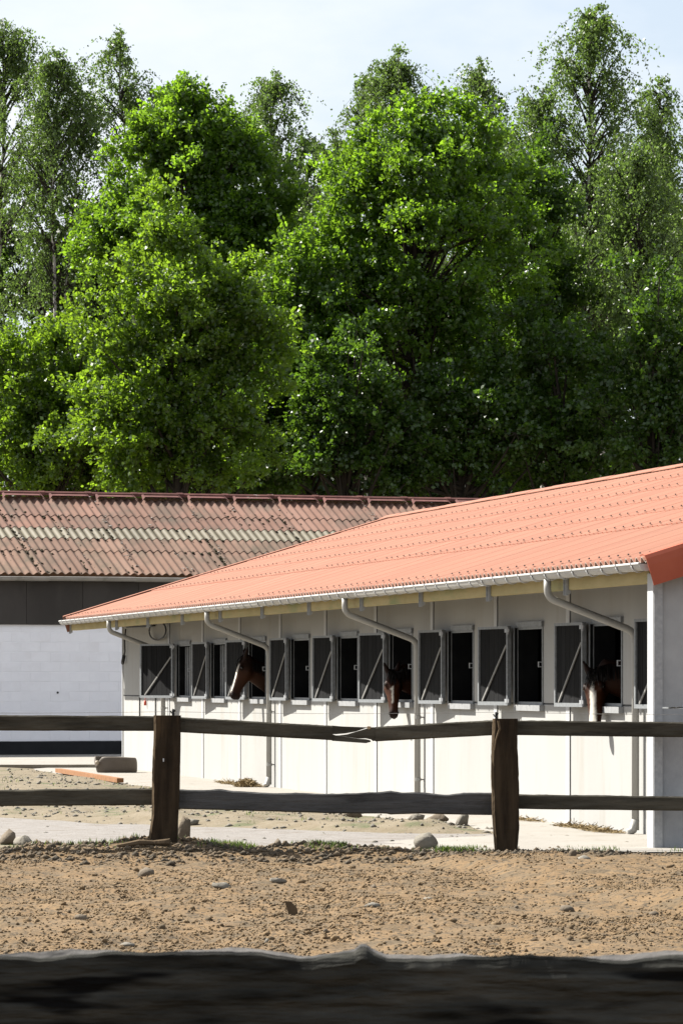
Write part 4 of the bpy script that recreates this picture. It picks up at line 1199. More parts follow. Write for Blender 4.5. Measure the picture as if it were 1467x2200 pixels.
for x in np.linspace(nxf(-690), nxf(2190), 420):
    zt, zb = ntop(x), nbot(x); h = zt-zb
    g = lambda q: 0.0045*fbm(np.array([x*7+q]), np.array([q*31.0]), 3)[0]
    ring = [(x, -0.025+g(1), zb)]
    for q in range(1, 9): ring.append((x, -0.025+g(q*1.7)*(1.0), zb + h*q/9))
    ring += [(x, -0.021+g(20), zt-0.004), (x, -0.010, zt), (x, 0.006, zt+g(24)*1.5), (x, 0.022, zt-0.003), (x, 0.026, zt-0.015), (x, 0.026, zb)]
    rings.append(ring)
rm_.rings(rings)
seg = len(rings[0]); mi = []
for i in range(len(rings)-1):
    for kx in range(seg): mi.append(1 if kx in (10, 11) else 0)
rm_.mi = mi + [0, 0]
part('rail', rm_, [M['rail_near'], M['rail_top']], near)
low = plank_mesh(lambda x: 0.52+0.004*math.sin(x*7), lambda x: 0.37, 0.05, nxf(-690), nxf(2190), 40, 77)
part('rail', low, [M['rail_near'], M['rail_top']], near)
for xp in (-520, 2020):
    pm_ = MB(); pm_.box(nxf(xp)-0.125, nxf(xp)+0.125, -0.20, -0.03, -0.3, 1.16); part('post', pm_, M['sleeper'], near)

# ------------------------------------------------------------------ small things in the yard
# feed tub
TY = 70.6
tub = thing('feed_tub', 'grey-brown rubber feed tub standing by the stable corner', 'tub', (wx(252, TY), TY, 0.024), R(4))
tm = MB(); rings = []
S7 = F/TY
Lx, Ly = 46/S7, 0.24
def tub_ring(z, k, inner=False):
    out_ = []
    for i in range(36):
        t = 2*math.pi*i/36; ct, s_t = math.cos(t), math.sin(t)
        x = Lx*k*math.copysign(abs(ct)**0.9, ct); y = Ly*k*math.copysign(abs(s_t)**0.95, s_t)
        zz = z
        if z > 0.1:      # rim dips at the left spout and slopes
            zz = z - 0.012*(1+ct) + 0.0
            dip = max(0.0, 1-abs(((t-math.pi*1.15+math.pi) % (2*math.pi))-math.pi)/0.50)
            zz -= 0.11*dip*dip*(3-2*dip)
        x += 0.03*(z/0.26)*(-1)
        out_.append((x, y, zz))
    return out_
rings = [tub_ring(0.0, 0.90), tub_ring(0.012, 0.94), tub_ring(0.09, 0.975), tub_ring(0.18, 1.0), tub_ring(0.225, 0.995), tub_ring(0.250, 0.975), tub_ring(0.264, 0.94), tub_ring(0.262, 0.90), tub_ring(0.22, 0.88), tub_ring(0.03, 0.82)]
tm.rings(rings)
part('body', tm, M['tub'], tub, smooth=True)
pv, pf = IC2
link('plug', tri_mesh('plug', pv*np.array((0.035,0.035,0.035)) + np.array((-Lx*0.93, -Ly*0.72, 0.165)), pf, M['tub_plug']), tub)

# orange plank along the apron edge
pk = MB()
p0 = Vector((wx(126,70.8), 70.8, 0.03)); p1 = Vector((wx(259,63.6), 63.6, 0.03)); dd = (p1-p0).normalized(); sd = Vector((-dd.y, dd.x, 0))*0.05
zt = Vector((0,0,0.055)); z0 = Vector((0,0,-0.01))
pk.add([p0-sd+z0, p1-sd+z0, p1+sd+z0, p0+sd+z0, p0-sd+zt, p1-sd+zt, p1+sd+zt, p0+sd+zt], [(0,3,2,1),(4,5,6,7),(0,1,5,4),(1,2,6,5),(2,3,7,6),(3,0,4,7)])
part('plank', pk, M['plank'], label='long orange-brown timber plank lying along the concrete apron edge', cat='plank')

# hay
def strands(n, cx, cy, z0, rx, ry, hz, seed, ln=(0.06,0.16), w=0.0035):
    r_ = np.random.default_rng(seed)
    ang_ = r_.random(n)*6.283; rad = np.sqrt(r_.random(n))
    px = cx + rx*rad*np.cos(ang_); py = cy + ry*rad*np.sin(ang_)
    pz = z0 + hz*np.clip(1-rad**2, 0, 1)*r_.random(n) + 0.004
    d = r_.normal(size=(n,3)); d[:,2] *= 0.35; d /= np.linalg.norm(d, axis=1)[:,None]
    L_ = r_.uniform(*ln, n)[:,None]
    s_ = np.cross(d, r_.normal(size=(n,3))); s_ /= np.linalg.norm(s_, axis=1)[:,None]
    c_ = np.stack([px,py,pz], -1)
    V_ = np.stack([c_-d*L_/2-s_*w, c_-d*L_/2+s_*w, c_+d*L_/2+s_*w, c_+d*L_/2-s_*w], 1).reshape(-1,3)
    V_[:,2] = np.maximum(V_[:,2], z0+0.002)
    return V_, np.arange(n*4).reshape(n,4)
HY = 61.0
V_, Q_ = strands(1500, wx(530,HY), HY, 0.024, 0.14, 0.28, 0.11, 8)
hay = link('hay_heap', big_mesh('hay_heap', V_, Q_, M['hay'], tint=np.zeros(len(Q_))), label='small heap of hay on the apron against the stable wall', cat='hay')
Vs = []; Qs = []; off = 0
for a, o, ra, n, sd_ in ((24.4,0.25,1.4,500,1),(23.4,0.2,0.9,250,2),(8.0,0.12,1.0,200,3),(5.6,0.16,0.6,260,4),(5.0,0.14,0.5,90,6),(4.3,0.22,0.7,330,5)):
    p = st(a, o, 0); V_, Q_ = strands(n, 0, 0, 0, ra, 0.12, 0.018, 30+sd_)
    W_ = np.array([(ST_O + uV*(a+v[0]) + nV*(o+v[1]))[:2] for v in V_]); V_[:,:2] = W_; V_[:,2] += 0.024
    Vs.append(V_); Qs.append(Q_+off); off += len(V_)
link('loose_straw', big_mesh('loose_straw', np.concatenate(Vs), np.concatenate(Qs), M['hay']), kind='stuff', label='loose straw blown along the foot of the stable wall', cat='straw')

# stones, each its own
def gz(X, Y): return float(ground_h(np.array([X]), np.array([Y]))[0])
def depth_for(y, h0):           # depth where the ground meets photo row y
    Y = HC*F/(y-HOR)
    for _ in range(6): Y = (HC - h0)*F/(y-HOR)
    return Y
def stone(xc, yb, wpx, hpx, label, mt, seed, squash_d=0.8, h0=None, flat=False, tilt=0):
    h0 = -0.06 if yb > 1838 else 0.03
    Y = depth_for(yb, h0); h0 = gz(wx(xc,Y), Y); Y = depth_for(yb, h0)
    X = wx(xc, Y); s_ = F/Y
    r_ = np.random.default_rng(seed); v, f = IC2 if wpx > 45 else IC1
    v = v.copy()
    for _ in range(9):          # cut planes give facets
        nrm = r_.normal(size=3); nrm[2] = abs(nrm[2])*0.8; nrm /= np.linalg.norm(nrm); dcut = r_.uniform(0.42, 0.78)
        dd_ = v @ nrm - dcut; v = v - np.maximum(dd_,0)[:,None]*nrm
    v *= 1 + 0.07*r_.normal(size=(len(v),1))
    v[:,:2] /= np.abs(v[:,:2]).max(0); v[:,2] = np.where(v[:,2] > 0, v[:,2]/v[:,2].max(), v[:,2])
    w_, h_ = wpx/s_/2, hpx/s_
    v = v*np.array((w_, w_*squash_d, h_*0.62))
    ca, sa = math.cos(tilt), math.sin(tilt)
    v = np.stack([v[:,0]*ca - v[:,2]*sa, v[:,1], v[:,0]*sa + v[:,2]*ca], -1)
    v[:,2] += h_*0.40
    me = tri_mesh('stone', v, f, M[mt], smooth=False)
    link('stone', me, None, (X, Y+w_*squash_d*0.5, gz(X,Y)), label=label, cat='stone', group='stones lying on the yard and paddock dirt')
stone(315, 1890, 40, 22, 'brown angular stone lying alone in the paddock below the left post', 'stone_a', 1)
stone(480, 1909, 50, 13, 'flat grey slab of stone in the paddock right of the brown stone', 'stone_b', 2, 0.6, tilt=-0.12)
stone(916, 1825, 56, 36, 'large pale boulder at the fence line below the sagging rail', 'stone_b', 3)
stone(990, 1772, 34, 26, 'rounded stone at the edge of the concrete beside the right post', 'stone_b', 4)
stone(940, 1766, 48, 18, 'low brown rock on the dirt strip under the lower rail', 'stone_a', 5)
stone(893, 1764, 40, 16, 'flat tan rock just left of the low brown rock', 'stone_b', 6)
stone(393, 1806, 34, 54, 'dark jagged rock wedged against the foot of the left post', 'stone_a', 7, 0.5)
stone(412, 1776, 34, 14, 'pale rock on the track verge right of the left post', 'stone_b', 8)
stone(16, 1815, 40, 34, 'brown clod of stone at the left edge of the picture', 'stone_a', 9)
stone(52, 1830, 48, 22, 'pale low rock beside the clod at the left edge', 'stone_b', 10)
stone(596, 1827, 20, 16, 'small dark stone on the berm between the posts', 'stone_a', 11)
stone(755, 1757, 56, 14, 'dark squared block half hidden by the lower rail', 'stone_a', 12, 0.4)
stone(890+1+0, 1786, 22, 10, 'small pale stone on the track behind the boulder', 'stone_b', 13)
stone(1255, 1846, 42, 13, 'grey rock in the fence shadow right of the right post', 'stone_b', 14)
stone(1230, 1843, 18, 16, 'dark pointed stone next to the shaded grey rock', 'stone_a', 15)
stone(172, 1978, 32, 13, 'dark clod low in the left paddock near the front rail', 'stone_a', 16)
stone(575, 2026, 16, 11, 'small grey stone just above the foreground rail', 'stone_b', 17)
stone(1220, 1958, 40, 13, 'flat brown stone in the right of the paddock', 'stone_a', 18)
stone(272, 2037, 40, 9, 'flat pale stone just above the foreground rail at the left', 'stone_b', 19)
stone(700, 2011, 16, 10, 'small dark stone near the centre of the paddock front', 'stone_a', 20)
stone(803, 1855+52, 16, 10, 'small dark stone in the middle of the paddock', 'stone_a', 21)
stone(1405, 1972, 24, 11, 'dark stone in the far right of the paddock', 'stone_a', 22)
stone(920, 1934, 22, 6, 'thin pale flake of stone right of the wooden stake', 'stone_b', 23)
stone(800, 1950, 40, 10, 'low tan clod right of the wooden stake', 'stone_b', 24)
stone(600, 1900, 44, 10, 'pale flat patch stone right of the flat grey slab', 'stone_b', 25)
stone(1110, 1926+25, 16, 8, 'small brown stone right of the paddock centre', 'stone_a', 26)
# leaning stake
SY = depth_for(1958, -0.06); SX = wx(632, SY); ss = F/SY
sm_ = MB(); sm_.rings([[(-0.03,-0.02,-0.05),(0.035,-0.02,-0.05),(0.035,0.02,-0.05),(-0.03,0.02,-0.05)],[(-0.045,-0.02,0.04),(0.02,-0.02,0.05),(0.02,0.02,0.05),(-0.045,0.02,0.04)],[(-0.066,-0.015,0.10),(-0.02,-0.015,0.095),(-0.02,0.012,0.095),(-0.066,0.012,0.10)]])
part('wooden_stake', sm_, M['sleeper_side'], loc=(SX, SY, gz(SX,SY)), label='stub of a wooden stake leaning out of the paddock dirt', cat='stake')
# rotten stick on the berm
KY = 37.95
st_ = MB(); st_.tube([(wx(255,KY),KY,gz(wx(255,KY),KY)+0.02),(wx(300,KY),KY-0.02,gz(wx(300,KY),KY)+0.03),(wx(330,KY),KY,gz(wx(330,KY),KY)+0.02),(wx(366,KY),KY-0.03,gz(wx(366,KY),KY)+0.03)], [0.018,0.03,0.022,0.035], 7)
part('rotten_stick', st_, M['sleeper_side'], label='dark rotten stick lying on the berm at the foot of the left post', cat='stick')

# clods and gravel (uncountable)
def scatter_clods(n, seed, region, rmin, rmax, mtl, name, sq=0.65, pw=2.6, keep=None):
    r_ = np.random.default_rng(seed)
    X, Y = region(r_, n)
    if keep is not None:
        kq = keep(X, Y, r_); X, Y = X[kq], Y[kq]
    Z = ground_h(X, Y)
    rad = rmin + (rmax-rmin)*r_.random(len(X))**pw
    C_ = np.stack([X, Y, Z + rad*sq*0.25], -1)
    V_, T_ = lumps(C_, rad, sq, seed+1, 0.4, IC0 if len(X) > 5000 else IC1)
    return link(name, tri_mesh(name, V_, T_, mtl, smooth=False), kind='stuff')
def reg_paddock(r_, n):
    Y = 22.3 + 15.6*r_.random(n)**1.0; X = (r_.random(n)*2-1)*(0.085*Y); return X, Y
scatter_clods(76000, 61, reg_paddock, 0.004, 0.0155, M['clod'], 'clods', sq=0.8, pw=2.6,
              keep=lambda X,Y,r_: r_.random(len(X)) < 0.15 + 0.85*sstep(fbm(X*1.3, Y*0.55, 4), -0.45, 0.35))
scatter_clods(1500, 67, reg_paddock, 0.010, 0.032, M['clod'], 'large_clods', pw=3.0,
              keep=lambda X,Y,r_: fbm(X*1.1+40, Y*0.6, 3) > 0.0)
def reg_berm(r_, n):
    Y = 37.95 + 0.40*r_.normal(size=n); X = (r_.random(n)*2-1)*3.5; return X, Y
scatter_clods(7000, 62, reg_berm, 0.005, 0.040, M['clod_dark'], 'berm_clods', pw=3.2, keep=lambda X,Y,r_: Y < 38.75 - 1.15*sstep(X, 1.9, 2.7) - 0.12*fbm(X*5, Y*5, 2))
def reg_mound(r_, n):
    X = r_.uniform(-6.2, 2.2, n); Y = r_.uniform(42.5, 72, n); return X, Y
def keep_mound(X, Y, r_):
    a, o = st_inv(X, Y); lo, hi = path_mask_bounds(X)
    return (o > apron_edge(a)-0.25) & (Y > hi-0.15) & (r_.random(len(X)) < np.clip(1.15-(Y-44)/45, 0.25, 1)) & (X < 2.0)
scatter_clods(15000, 63, reg_mound, 0.005, 0.040, M['stone_b'], 'gravel', pw=6.0, keep=keep_mound)
def reg_path(r_, n):
    X = r_.uniform(-4, 4, n); lo, hi = path_mask_bounds(X); Y = lo + (hi-lo)*r_.random(n); return X, Y
scatter_clods(700, 64, reg_path, 0.006, 0.03, M['stone_b'], 'track_gravel', pw=3.5)

# grass tufts along the berm
def blades(pts, seed, h=(0.018,0.060), w=0.004):
    r_ = np.random.default_rng(seed); n = len(pts)
    P_ = np.asarray(pts); hh_ = r_.uniform(*h, n)
    az = r_.random(n)*6.283; lean = r_.uniform(0.1, 0.7, n)
    dx = np.cos(az)*lean*hh_; dy = np.sin(az)*lean*hh_
    sx = -np.sin(az)*w; sy = np.cos(az)*w
    b0 = P_ + np.stack([sx,sy,0*sx], -1); b1 = P_ - np.stack([sx,sy,0*sx], -1)
    m0 = P_ + np.stack([dx*0.4+sx*0.8, dy*0.4+sy*0.8, hh_*0.6], -1); m1 = P_ + np.stack([dx*0.4-sx*0.8, dy*0.4-sy*0.8, hh_*0.6], -1)
    t0 = P_ + np.stack([dx+sx*0.15, dy+sy*0.15, hh_], -1); t1 = P_ + np.stack([dx-sx*0.15, dy-sy*0.15, hh_], -1)
    V_ = np.stack([b0,b1,m1,m0,t1,t0], 1).reshape(-1,3)
    I_ = (np.arange(n)*6)[:,None]
    Q_ = np.stack([I_+np.array([0,1,2,3]), I_+np.array([3,2,4,5])], 1).reshape(-1,4)
    return V_, Q_, np.repeat(r_.random(n), 2)
gp = []
rg = np.random.default_rng(90)
for x0, x1, n, yc_ in ((395,560,1100,40.1),(620,835,1500,40.05),(880,1050,1500,40.05),(1112,1260,1100,40.05),(1320,1480,200,39.95),(20,300,500,40.1),(1190,1330,250,39.9),(330,420,200,40.4)):
    X = rg.uniform(wx(x0,38.3), wx(x1,38.3), n); Y = yc_ - 1.75 + rg.normal(0, 0.18, n)
    kq = (fbm(X*3, Y*3+x0, 2) > 0.02)
    X, Y = X[kq], Y[kq]
    gp.append(np.stack([X, Y, ground_h(X,Y)-0.004], -1))
n = 2200
X = rg.uniform(-5, 1.6, n); Y = rg.uniform(43.5, 66, n); a_, o_ = st_inv(X, Y); lo, hi = path_mask_bounds(X)
kq = (o_ > apron_edge(a_)+0.05) & (Y > hi+0.1) & (fbm(X*1.2+5, Y*0.5, 3) > 0.1)
gp.append(np.stack([X[kq], Y[kq], ground_h(X[kq],Y[kq])-0.004], -1))
V_, Q_, tn = blades(np.concatenate(gp), 91)
link('grass', big_mesh('grass', V_, Q_, M['grass'], tint=tn), kind='stuff')

# ------------------------------------------------------------------ trees
def unit(a): return a/np.maximum(np.linalg.norm(a, axis=-1, keepdims=True), 1e-9)
def leaf_quads(pos, axis, r_, size, clump_t):
    n = len(pos)
    ax = unit(axis + 0.7*r_.normal(size=(n,3)))
    nm = unit(np.cross(ax, r_.normal(size=(n,3)) + np.array((0,0,0.0))))
    s_ = size*(0.6+0.8*r_.random((n,1)))
    fold = np.cross(ax, nm)
    V_ = np.stack([pos - ax*s_*0.5, pos + nm*s_*0.36 - ax*s_*0.05 + fold*s_*0.12, pos + ax*s_*0.55, pos - nm*s_*0.36 - ax*s_*0.05 + fold*s_*0.12], 1).reshape(-1,3)
    tint = np.clip(clump_t + r_.normal(0, 0.22, n), 0, 1)
    return V_, tint

def branch_pts(p0, p1, sag, n=5):
    p0 = np.asarray(p0); p1 = np.asarray(p1); mid = 0.5*(p0+p1) + np.array((0,0,sag))
    return [tuple((1-t)**2*p0 + 2*t*(1-t)*mid + t*t*p1) for t in np.linspace(0,1,n)]

def broadleaf(label, Y, base_x, lobes, ncl, seed, mtl='leaf_bright', leaf=0.105, clr=(0.28,0.62), nspray=12, nleaf=19, name='maple_tree', dens=1.0, group='broadleaf trees behind the buildings', limbs=60, trunk_r=0.22, cat='tree'):
    r_ = np.random.default_rng(seed)
    X0 = wx(base_x, Y)
    root = thing(name, label, cat, (X0, Y, 0), 0, group)
    # lobes: (x px, y px, rx px, ry px, depth offset m)
    cs = []
    wts = np.array([l[2]*l[3] for l in lobes], float); wts /= wts.sum()
    for _ in range(ncl):
        l_ = lobes[r_.choice(len(lobes), p=wts)]
        dY = l_[4] if len(l_) > 4 else 0.0
        s_ = Y/F
        while True:
            q = r_.normal(size=3); q /= np.linalg.norm(q)
            if q[1] < 0.45 or r_.random() < 0.4: break
        rad = r_.uniform(0.25, 1.0)**0.5 * (1 + 0.55*mnoise.noise(Vector((q[0]*1.7+seed, q[1]*1.7, q[2]*1.7+l_[0]*0.01))))
        if q[2] > 0.55 and r_.random() < 0.22: rad *= r_.uniform(1.1, 1.35)
        if r_.random() < 0.16: rad *= r_.uniform(1.05, 1.28)
        cs.append((wx(l_[0],Y)-X0 + q[0]*l_[2]*s_*rad, dY + q[1]*0.85*l_[2]*s_*rad, wz(l_[1],Y) + q[2]*l_[3]*s_*rad))
    cs = np.array(cs)
    cr = r_.uniform(clr[0], clr[1], ncl)
    top = max(wz(l_[1]-l_[3]*0.6, Y) for l_ in lobes)
    ctr = np.array((np.mean(cs[:,0]), np.mean(cs[:,1]), np.mean(cs[:,2])))
    # sprays on each clump
    ns = ncl*nspray
    ci = np.repeat(np.arange(ncl), nspray)
    q = r_.normal(size=(ns,3)); q[:,2] = q[:,2]*0.9 + 0.25; q = unit(q)
    sp0 = cs[ci] + q*cr[ci][:,None]*r_.uniform(0.15, 0.85, (ns,1))*np.array((1,1,0.62))
    outw = unit(cs - ctr)[ci]
    sd_ = unit(q*0.9 + outw*0.5 + np.array((0,0,0.45)) + 0.35*r_.normal(size=(ns,3)))
    sl = r_.uniform(0.15, 0.38, ns)*np.where(r_.random(ns) < 0.10, 2.0, 1.0)
    li = np.repeat(np.arange(ns), nleaf); nl = len(li)
    t = r_.random(nl)
    pos = sp0[li] + sd_[li]*(t*sl[li])[:,None] + r_.normal(size=(nl,3))*0.062
    ct = np.clip(r_.normal(0.5, 0.22, ncl), 0.05, 0.95)
    V_, tint = leaf_quads(pos, sd_[li] + np.array((0,0,-0.3)), r_, leaf, ct[ci][li])
    link('crown', big_mesh('crown', V_, np.arange(nl*4).reshape(nl,4), M[mtl], tint=tint), root)
    # trunk, limbs
    tb = MB()
    ht = max(top*0.86, 3)
    tp = [(0.0,0,-0.2)] + [(ctr[0]*(k/8)*0.8 + 0.12*r_.normal(), ctr[1]*(k/8)*0.5+0.1*r_.normal(), ht*k/8) for k in range(1, 9)]
    tb.tube(tp, [trunk_r*1.25] + [trunk_r*(1-0.11*k) for k in range(1,9)], 8)
    tpn = np.array(tp)
    order = r_.permutation(ncl)[:limbs]
    for i in order:
        zst = max(0.8, min(cs[i,2]-r_.uniform(0.6,2.8), ht*0.95))
        st0 = np.array([np.interp(zst, tpn[:,2], tpn[:,k]) for k in range(3)])
        tb.tube(branch_pts(st0, cs[i], -0.25), [0.075,0.055,0.04,0.026,0.012], 5, cap=False)
    # fine twigs inside the crown
    for i in r_.permutation(ns)[:min(ns, 220)]:
        tb.tube([tuple(cs[ci[i]]), tuple(sp0[i]), tuple(sp0[i]+sd_[i]*sl[i]*0.9)], [0.014,0.010,0.005], 3, cap=False)
    link('trunk', tb.mesh('trunk', M['bark'], True, normals=False), root)
    return root

def birch(label, Y, base_x, top_y, hw_px, low_y, seed, nbr=70, nstr=9, nlf=22, lean=0.0, leaf=0.075, trunk_r=0.13, droop=1.0, name='birch_tree', mtl='leaf_birch', shape=1.0):
    r_ = np.random.default_rng(seed)
    X0 = wx(base_x, Y); zt = wz(top_y, Y); zl = wz(low_y, Y); hw = hw_px*Y/F
    root = thing(name, label, 'tree', (X0, Y, 0), 0, 'birches behind the buildings')
    tb = MB()
    tz = np.linspace(-0.2, zt-0.25, 14)
    wobx = np.cumsum(r_.normal(0, 0.10, 14)); woby = np.cumsum(r_.normal(0, 0.10, 14))
    tx = lean*(tz/zt)**1.5 + wobx - wobx[0]; ty = woby - woby[0]
    tb.tube([(a,b,c) for a,b,c in zip(tx,ty,tz)], [trunk_r*max(0.06, 1-(z/zt)**0.9) + 0.008 for z in np.maximum(tz,0)], 8)
    thin = MB()
    SP = []; SD = []; SLn = []
    for b in range(nbr):
        f_ = r_.random()**0.85
        z0 = zl - hw*0.6 + (zt-0.7-zl+hw*0.6)*f_; up_lim = zt - 0.1
        p0 = np.array((np.interp(z0,tz,tx), np.interp(z0,tz,ty), z0))
        az = r_.random()*6.283
        prof = math.sin(math.pi*min(1, 0.12 + 0.88*(1-f_))**0.8)**0.7 if shape else 1
        reach = hw*(0.12 + 0.88*(1-f_)**0.62)*r_.uniform(0.45, 1.25)
        up = reach*r_.uniform(0.7, 1.7)*(0.7+0.7*f_)
        dr = np.array((math.cos(az), math.sin(az)*0.9, 0))
        p1 = p0 + dr*reach + np.array((0,0,min(up, max(0.10, (up_lim - z0)*r_.uniform(0.25, 0.8)))))
        tip = p1 + dr*0.35*reach + np.array((0,0,-0.25*droop))
        path = branch_pts(p0, p1, reach*0.12, 5) + [tuple(tip)]
        thin.tube(path, [0.035,0.026,0.018,0.012,0.008,0.004], 4, cap=False)
        pa = np.array(path)
        for s_ in range(nstr):
            t = r_.uniform(0.25, 1.0)*5; k = min(int(t), 4); fr = t-k
            SP.append(pa[k]*(1-fr) + pa[k+1]*fr); SD.append(dr*r_.uniform(0.1,0.6) + r_.normal(0,0.28,3)*np.array((1,1,0.2)) + np.array((0,0,r_.uniform(-0.2,0.35))))
            SLn.append(r_.uniform(0.35, 1.25)*droop*(1.35 if t > 3.5 else 1.0))
    for k in range(26):        # leader: short sprays down the last metre and a half
        zz = zt - 0.25 - 1.9*r_.random()**1.3
        azz = r_.random()*6.283
        SP.append(np.array((np.interp(zz,tz,tx), np.interp(zz,tz,ty), zz))); SD.append(np.array((math.cos(azz)*0.9, math.sin(azz)*0.9, r_.uniform(0.5,1.3)))); SLn.append(r_.uniform(0.15,0.3) + 0.28*(zt-zz))
    SP = np.array(SP); SD = np.array(SD); SLn = np.array(SLn); ns = len(SP)
    li = np.repeat(np.arange(ns), nlf); nl = len(li); t = r_.random(nl)
    Lc = SLn[li][:,None]
    pos = SP[li] + SD[li]*Lc*t[:,None] + np.array((0,0,-1))*(Lc*0.85*t[:,None]**2) + r_.normal(size=(nl,3))*0.045
    for i in r_.permutation(ns)[:140]:
        thin.tube([tuple(SP[i] + SD[i]*SLn[i]*q - np.array((0,0,1))*SLn[i]*0.85*q*q) for q in (0,0.35,0.7,1.0)], [0.006,0.005,0.004,0.003], 3, cap=False)
    ct = np.clip(r_.normal(0.5,0.2,ns),0,1)
    V_, tint = leaf_quads(pos, np.tile(np.array((0,0,-1.0)), (nl,1)), r_, leaf, ct[li])
    link('crown', big_mesh('crown', V_, np.arange(nl*4).reshape(nl,4), M[mtl], tint=tint), root)
    tk = link('trunk', tb.mesh('trunk', M['birch_bark'], True, normals=False), root)
    link('branch', thin.mesh('branch', M['bark'], True, normals=False), tk)
    return root

# front and middle broadleaf trees
broadleaf('tall bright green tree left of centre, its crown against the sky', 114, 420,
          [(425,320,110,105,0),(300,385,85,100,0.5),(520,420,105,130,0),(400,500,180,130,0),(240,510,80,110,1),(540,600,110,170,0),(400,235,40,60,0),(460,240,40,55,0),(408,185,12,40,0),(450,205,12,35,0),(330,300,50,60,0)], 400, 101, leaf=0.106, clr=(0.28,0.66))
broadleaf('fresh yellow-green young tree standing in front of the tall left tree', 104.5, 380,
          [(345,520,55,90,0),(365,600,95,110,0),(285,690,105,120,0),(430,690,120,130,-0.5),(540,750,95,120,0),(300,820,130,130,0),(430,860,140,120,0),(270,950,140,110,0),(470,960,140,100,0)], 310, 102, 'leaf_fresh', leaf=0.100, clr=(0.28,0.62))
broadleaf('low bright bushy tree at the left edge above the old barn', 107, 90,
          [(110,770,70,80,0),(30,850,90,110,0),(150,870,100,110,0),(80,980,160,90,0),(200,960,100,100,0)], 190, 103, 'leaf_fresh', leaf=0.098, name='bushy_tree')
broadleaf('largest bright green tree right of centre with rounded crown', 111, 900,
          [(865,290,90,95,0),(1015,300,75,80,0.5),(900,420,170,120,0),(775,460,90,130,0),(1070,440,75,130,1),(930,560,210,150,0),(725,610,100,120,-0.5),(870,720,220,150,0)], 400, 104, leaf=0.106, trunk_r=0.28, limbs=90, clr=(0.28,0.66))
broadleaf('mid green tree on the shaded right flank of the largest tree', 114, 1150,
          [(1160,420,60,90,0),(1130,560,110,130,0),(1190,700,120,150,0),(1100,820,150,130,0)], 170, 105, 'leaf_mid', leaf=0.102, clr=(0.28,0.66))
broadleaf('slender bright tree filling the gap between the two tall trees', 110, 640,
          [(650,600,60,90,0),(610,720,90,110,0),(700,810,110,110,0),(610,880,120,110,0)], 140, 106, 'leaf_bright', leaf=0.100)
# shaded understory
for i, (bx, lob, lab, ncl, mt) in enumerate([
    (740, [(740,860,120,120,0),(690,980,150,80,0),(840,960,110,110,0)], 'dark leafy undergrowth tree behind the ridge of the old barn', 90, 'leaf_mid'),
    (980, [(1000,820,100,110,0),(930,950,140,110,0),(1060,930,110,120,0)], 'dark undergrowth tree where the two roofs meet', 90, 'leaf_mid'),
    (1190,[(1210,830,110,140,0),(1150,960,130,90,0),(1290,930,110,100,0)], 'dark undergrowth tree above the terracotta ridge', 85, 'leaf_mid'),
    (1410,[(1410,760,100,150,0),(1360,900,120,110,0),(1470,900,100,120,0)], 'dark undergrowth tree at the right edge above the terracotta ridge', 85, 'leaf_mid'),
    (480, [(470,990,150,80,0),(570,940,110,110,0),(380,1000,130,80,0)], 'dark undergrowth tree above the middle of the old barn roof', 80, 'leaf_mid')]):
    broadleaf(lab, 108.0 + 0.9*(i % 3), bx, lob, int(ncl*1.25), 120+i, mt, leaf=0.106, clr=(0.28,0.66), name='undergrowth_tree', group='undergrowth behind the roofs', limbs=50, trunk_r=0.14)
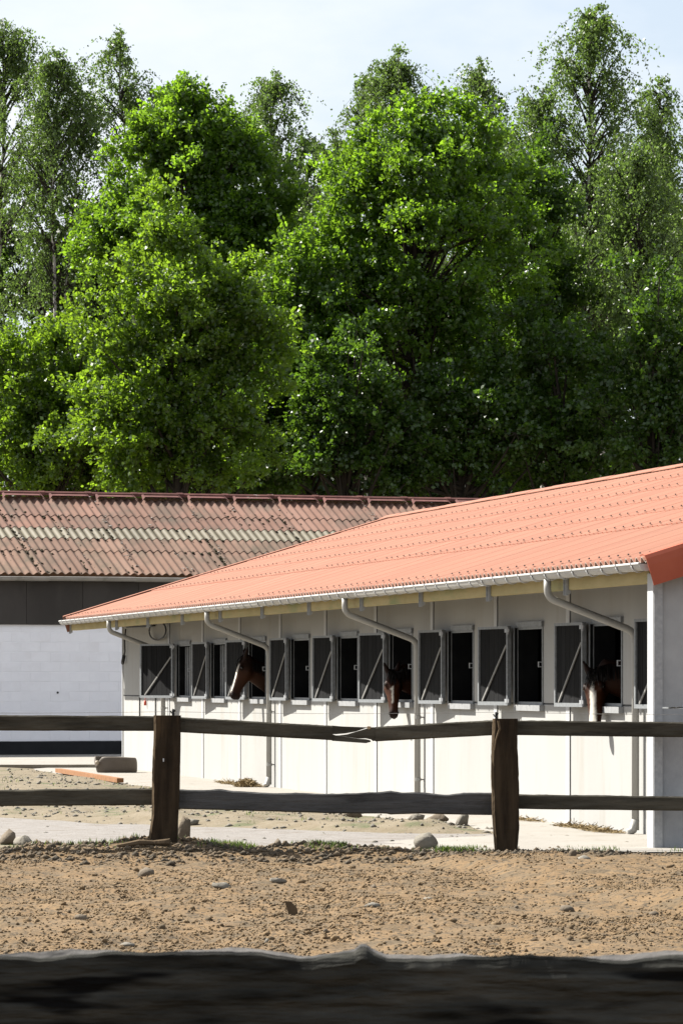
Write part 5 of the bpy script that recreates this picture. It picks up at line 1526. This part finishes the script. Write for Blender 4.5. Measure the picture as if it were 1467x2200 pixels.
# rear mass of trees that closes the gaps
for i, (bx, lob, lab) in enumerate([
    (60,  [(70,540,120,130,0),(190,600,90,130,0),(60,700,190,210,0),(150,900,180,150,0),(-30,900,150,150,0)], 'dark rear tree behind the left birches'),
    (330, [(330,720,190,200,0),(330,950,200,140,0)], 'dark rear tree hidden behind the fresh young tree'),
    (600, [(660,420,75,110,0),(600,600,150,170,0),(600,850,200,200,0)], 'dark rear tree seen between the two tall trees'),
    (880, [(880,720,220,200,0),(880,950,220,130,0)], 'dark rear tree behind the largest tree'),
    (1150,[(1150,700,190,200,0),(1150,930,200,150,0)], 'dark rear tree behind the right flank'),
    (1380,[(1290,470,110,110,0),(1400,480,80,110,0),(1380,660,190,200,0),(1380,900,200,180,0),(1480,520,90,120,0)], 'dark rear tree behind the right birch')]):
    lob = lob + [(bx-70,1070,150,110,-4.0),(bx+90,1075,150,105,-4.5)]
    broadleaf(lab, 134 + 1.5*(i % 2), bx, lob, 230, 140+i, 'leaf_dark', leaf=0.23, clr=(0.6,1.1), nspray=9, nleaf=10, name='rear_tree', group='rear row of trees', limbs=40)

birch('tall drooping birch cut by the left edge of the picture', 131, 5, 25, 140, 700, 201, nbr=105)
birch('birch with a white trunk showing left of the tall tree', 128, 92, 90, 135, 760, 202, nbr=110, lean=0.5)
birch('airy birch rising between the left birches and the tall tree', 130, 265, 42, 105, 560, 203, nbr=70)
birch('birch top showing just right of the tall left tree', 127, 600, 132, 125, 640, 204, nbr=80)
birch('slim birch leaning left of the largest tree top', 124, 755, 125, 60, 520, 205, nbr=30, lean=-0.35)
birch('birch top behind the crown of the largest tree', 122, 870, 82, 95, 420, 206, nbr=50)
birch('small birch top right of the largest tree crown', 123, 1012, 110, 90, 460, 207, nbr=50)
birch('tallest conical birch at the right reaching the top of the picture', 117, 1290, -12, 175, 700, 208, nbr=130, nstr=10)
birch('shorter birch left of the tallest right birch', 119, 1200, 175, 110, 760, 209, nbr=80)
birch('birch with pale trunk low behind the terracotta roof', 113, 1345, 300, 150, 900, 210, nbr=120, trunk_r=0.12)
birch('birch cut by the right edge of the picture', 121, 1440, 150, 105, 800, 211, nbr=80)
for i, (bx, ty, hwp, lab) in enumerate([
    (170, 170, 110, 'leafy birch filling the gap behind the white-trunked birch'),
    (345, 175, 90, 'birch just behind the left shoulder of the tall left tree'),
    (490, 250, 100, 'birch behind the right shoulder of the tall left tree'),
    (690, 265, 110, 'birch filling the notch between the two tallest broadleaf trees'),
    (960, 215, 90, 'birch hidden behind the top of the largest tree'),
    (1110, 265, 100, 'birch between the largest tree and the shorter right birch'),
    (1385, 240, 110, 'birch between the tallest birch and the right edge'),
    (1270, 420, 150, 'low dense birch below the tallest right birch')]):
    birch(lab, 130.0 - (6 if bx == 1270 else 0) + 0.7*(i % 3), bx, ty, hwp, 760, 230+i, nbr=60, nstr=9, nlf=20)
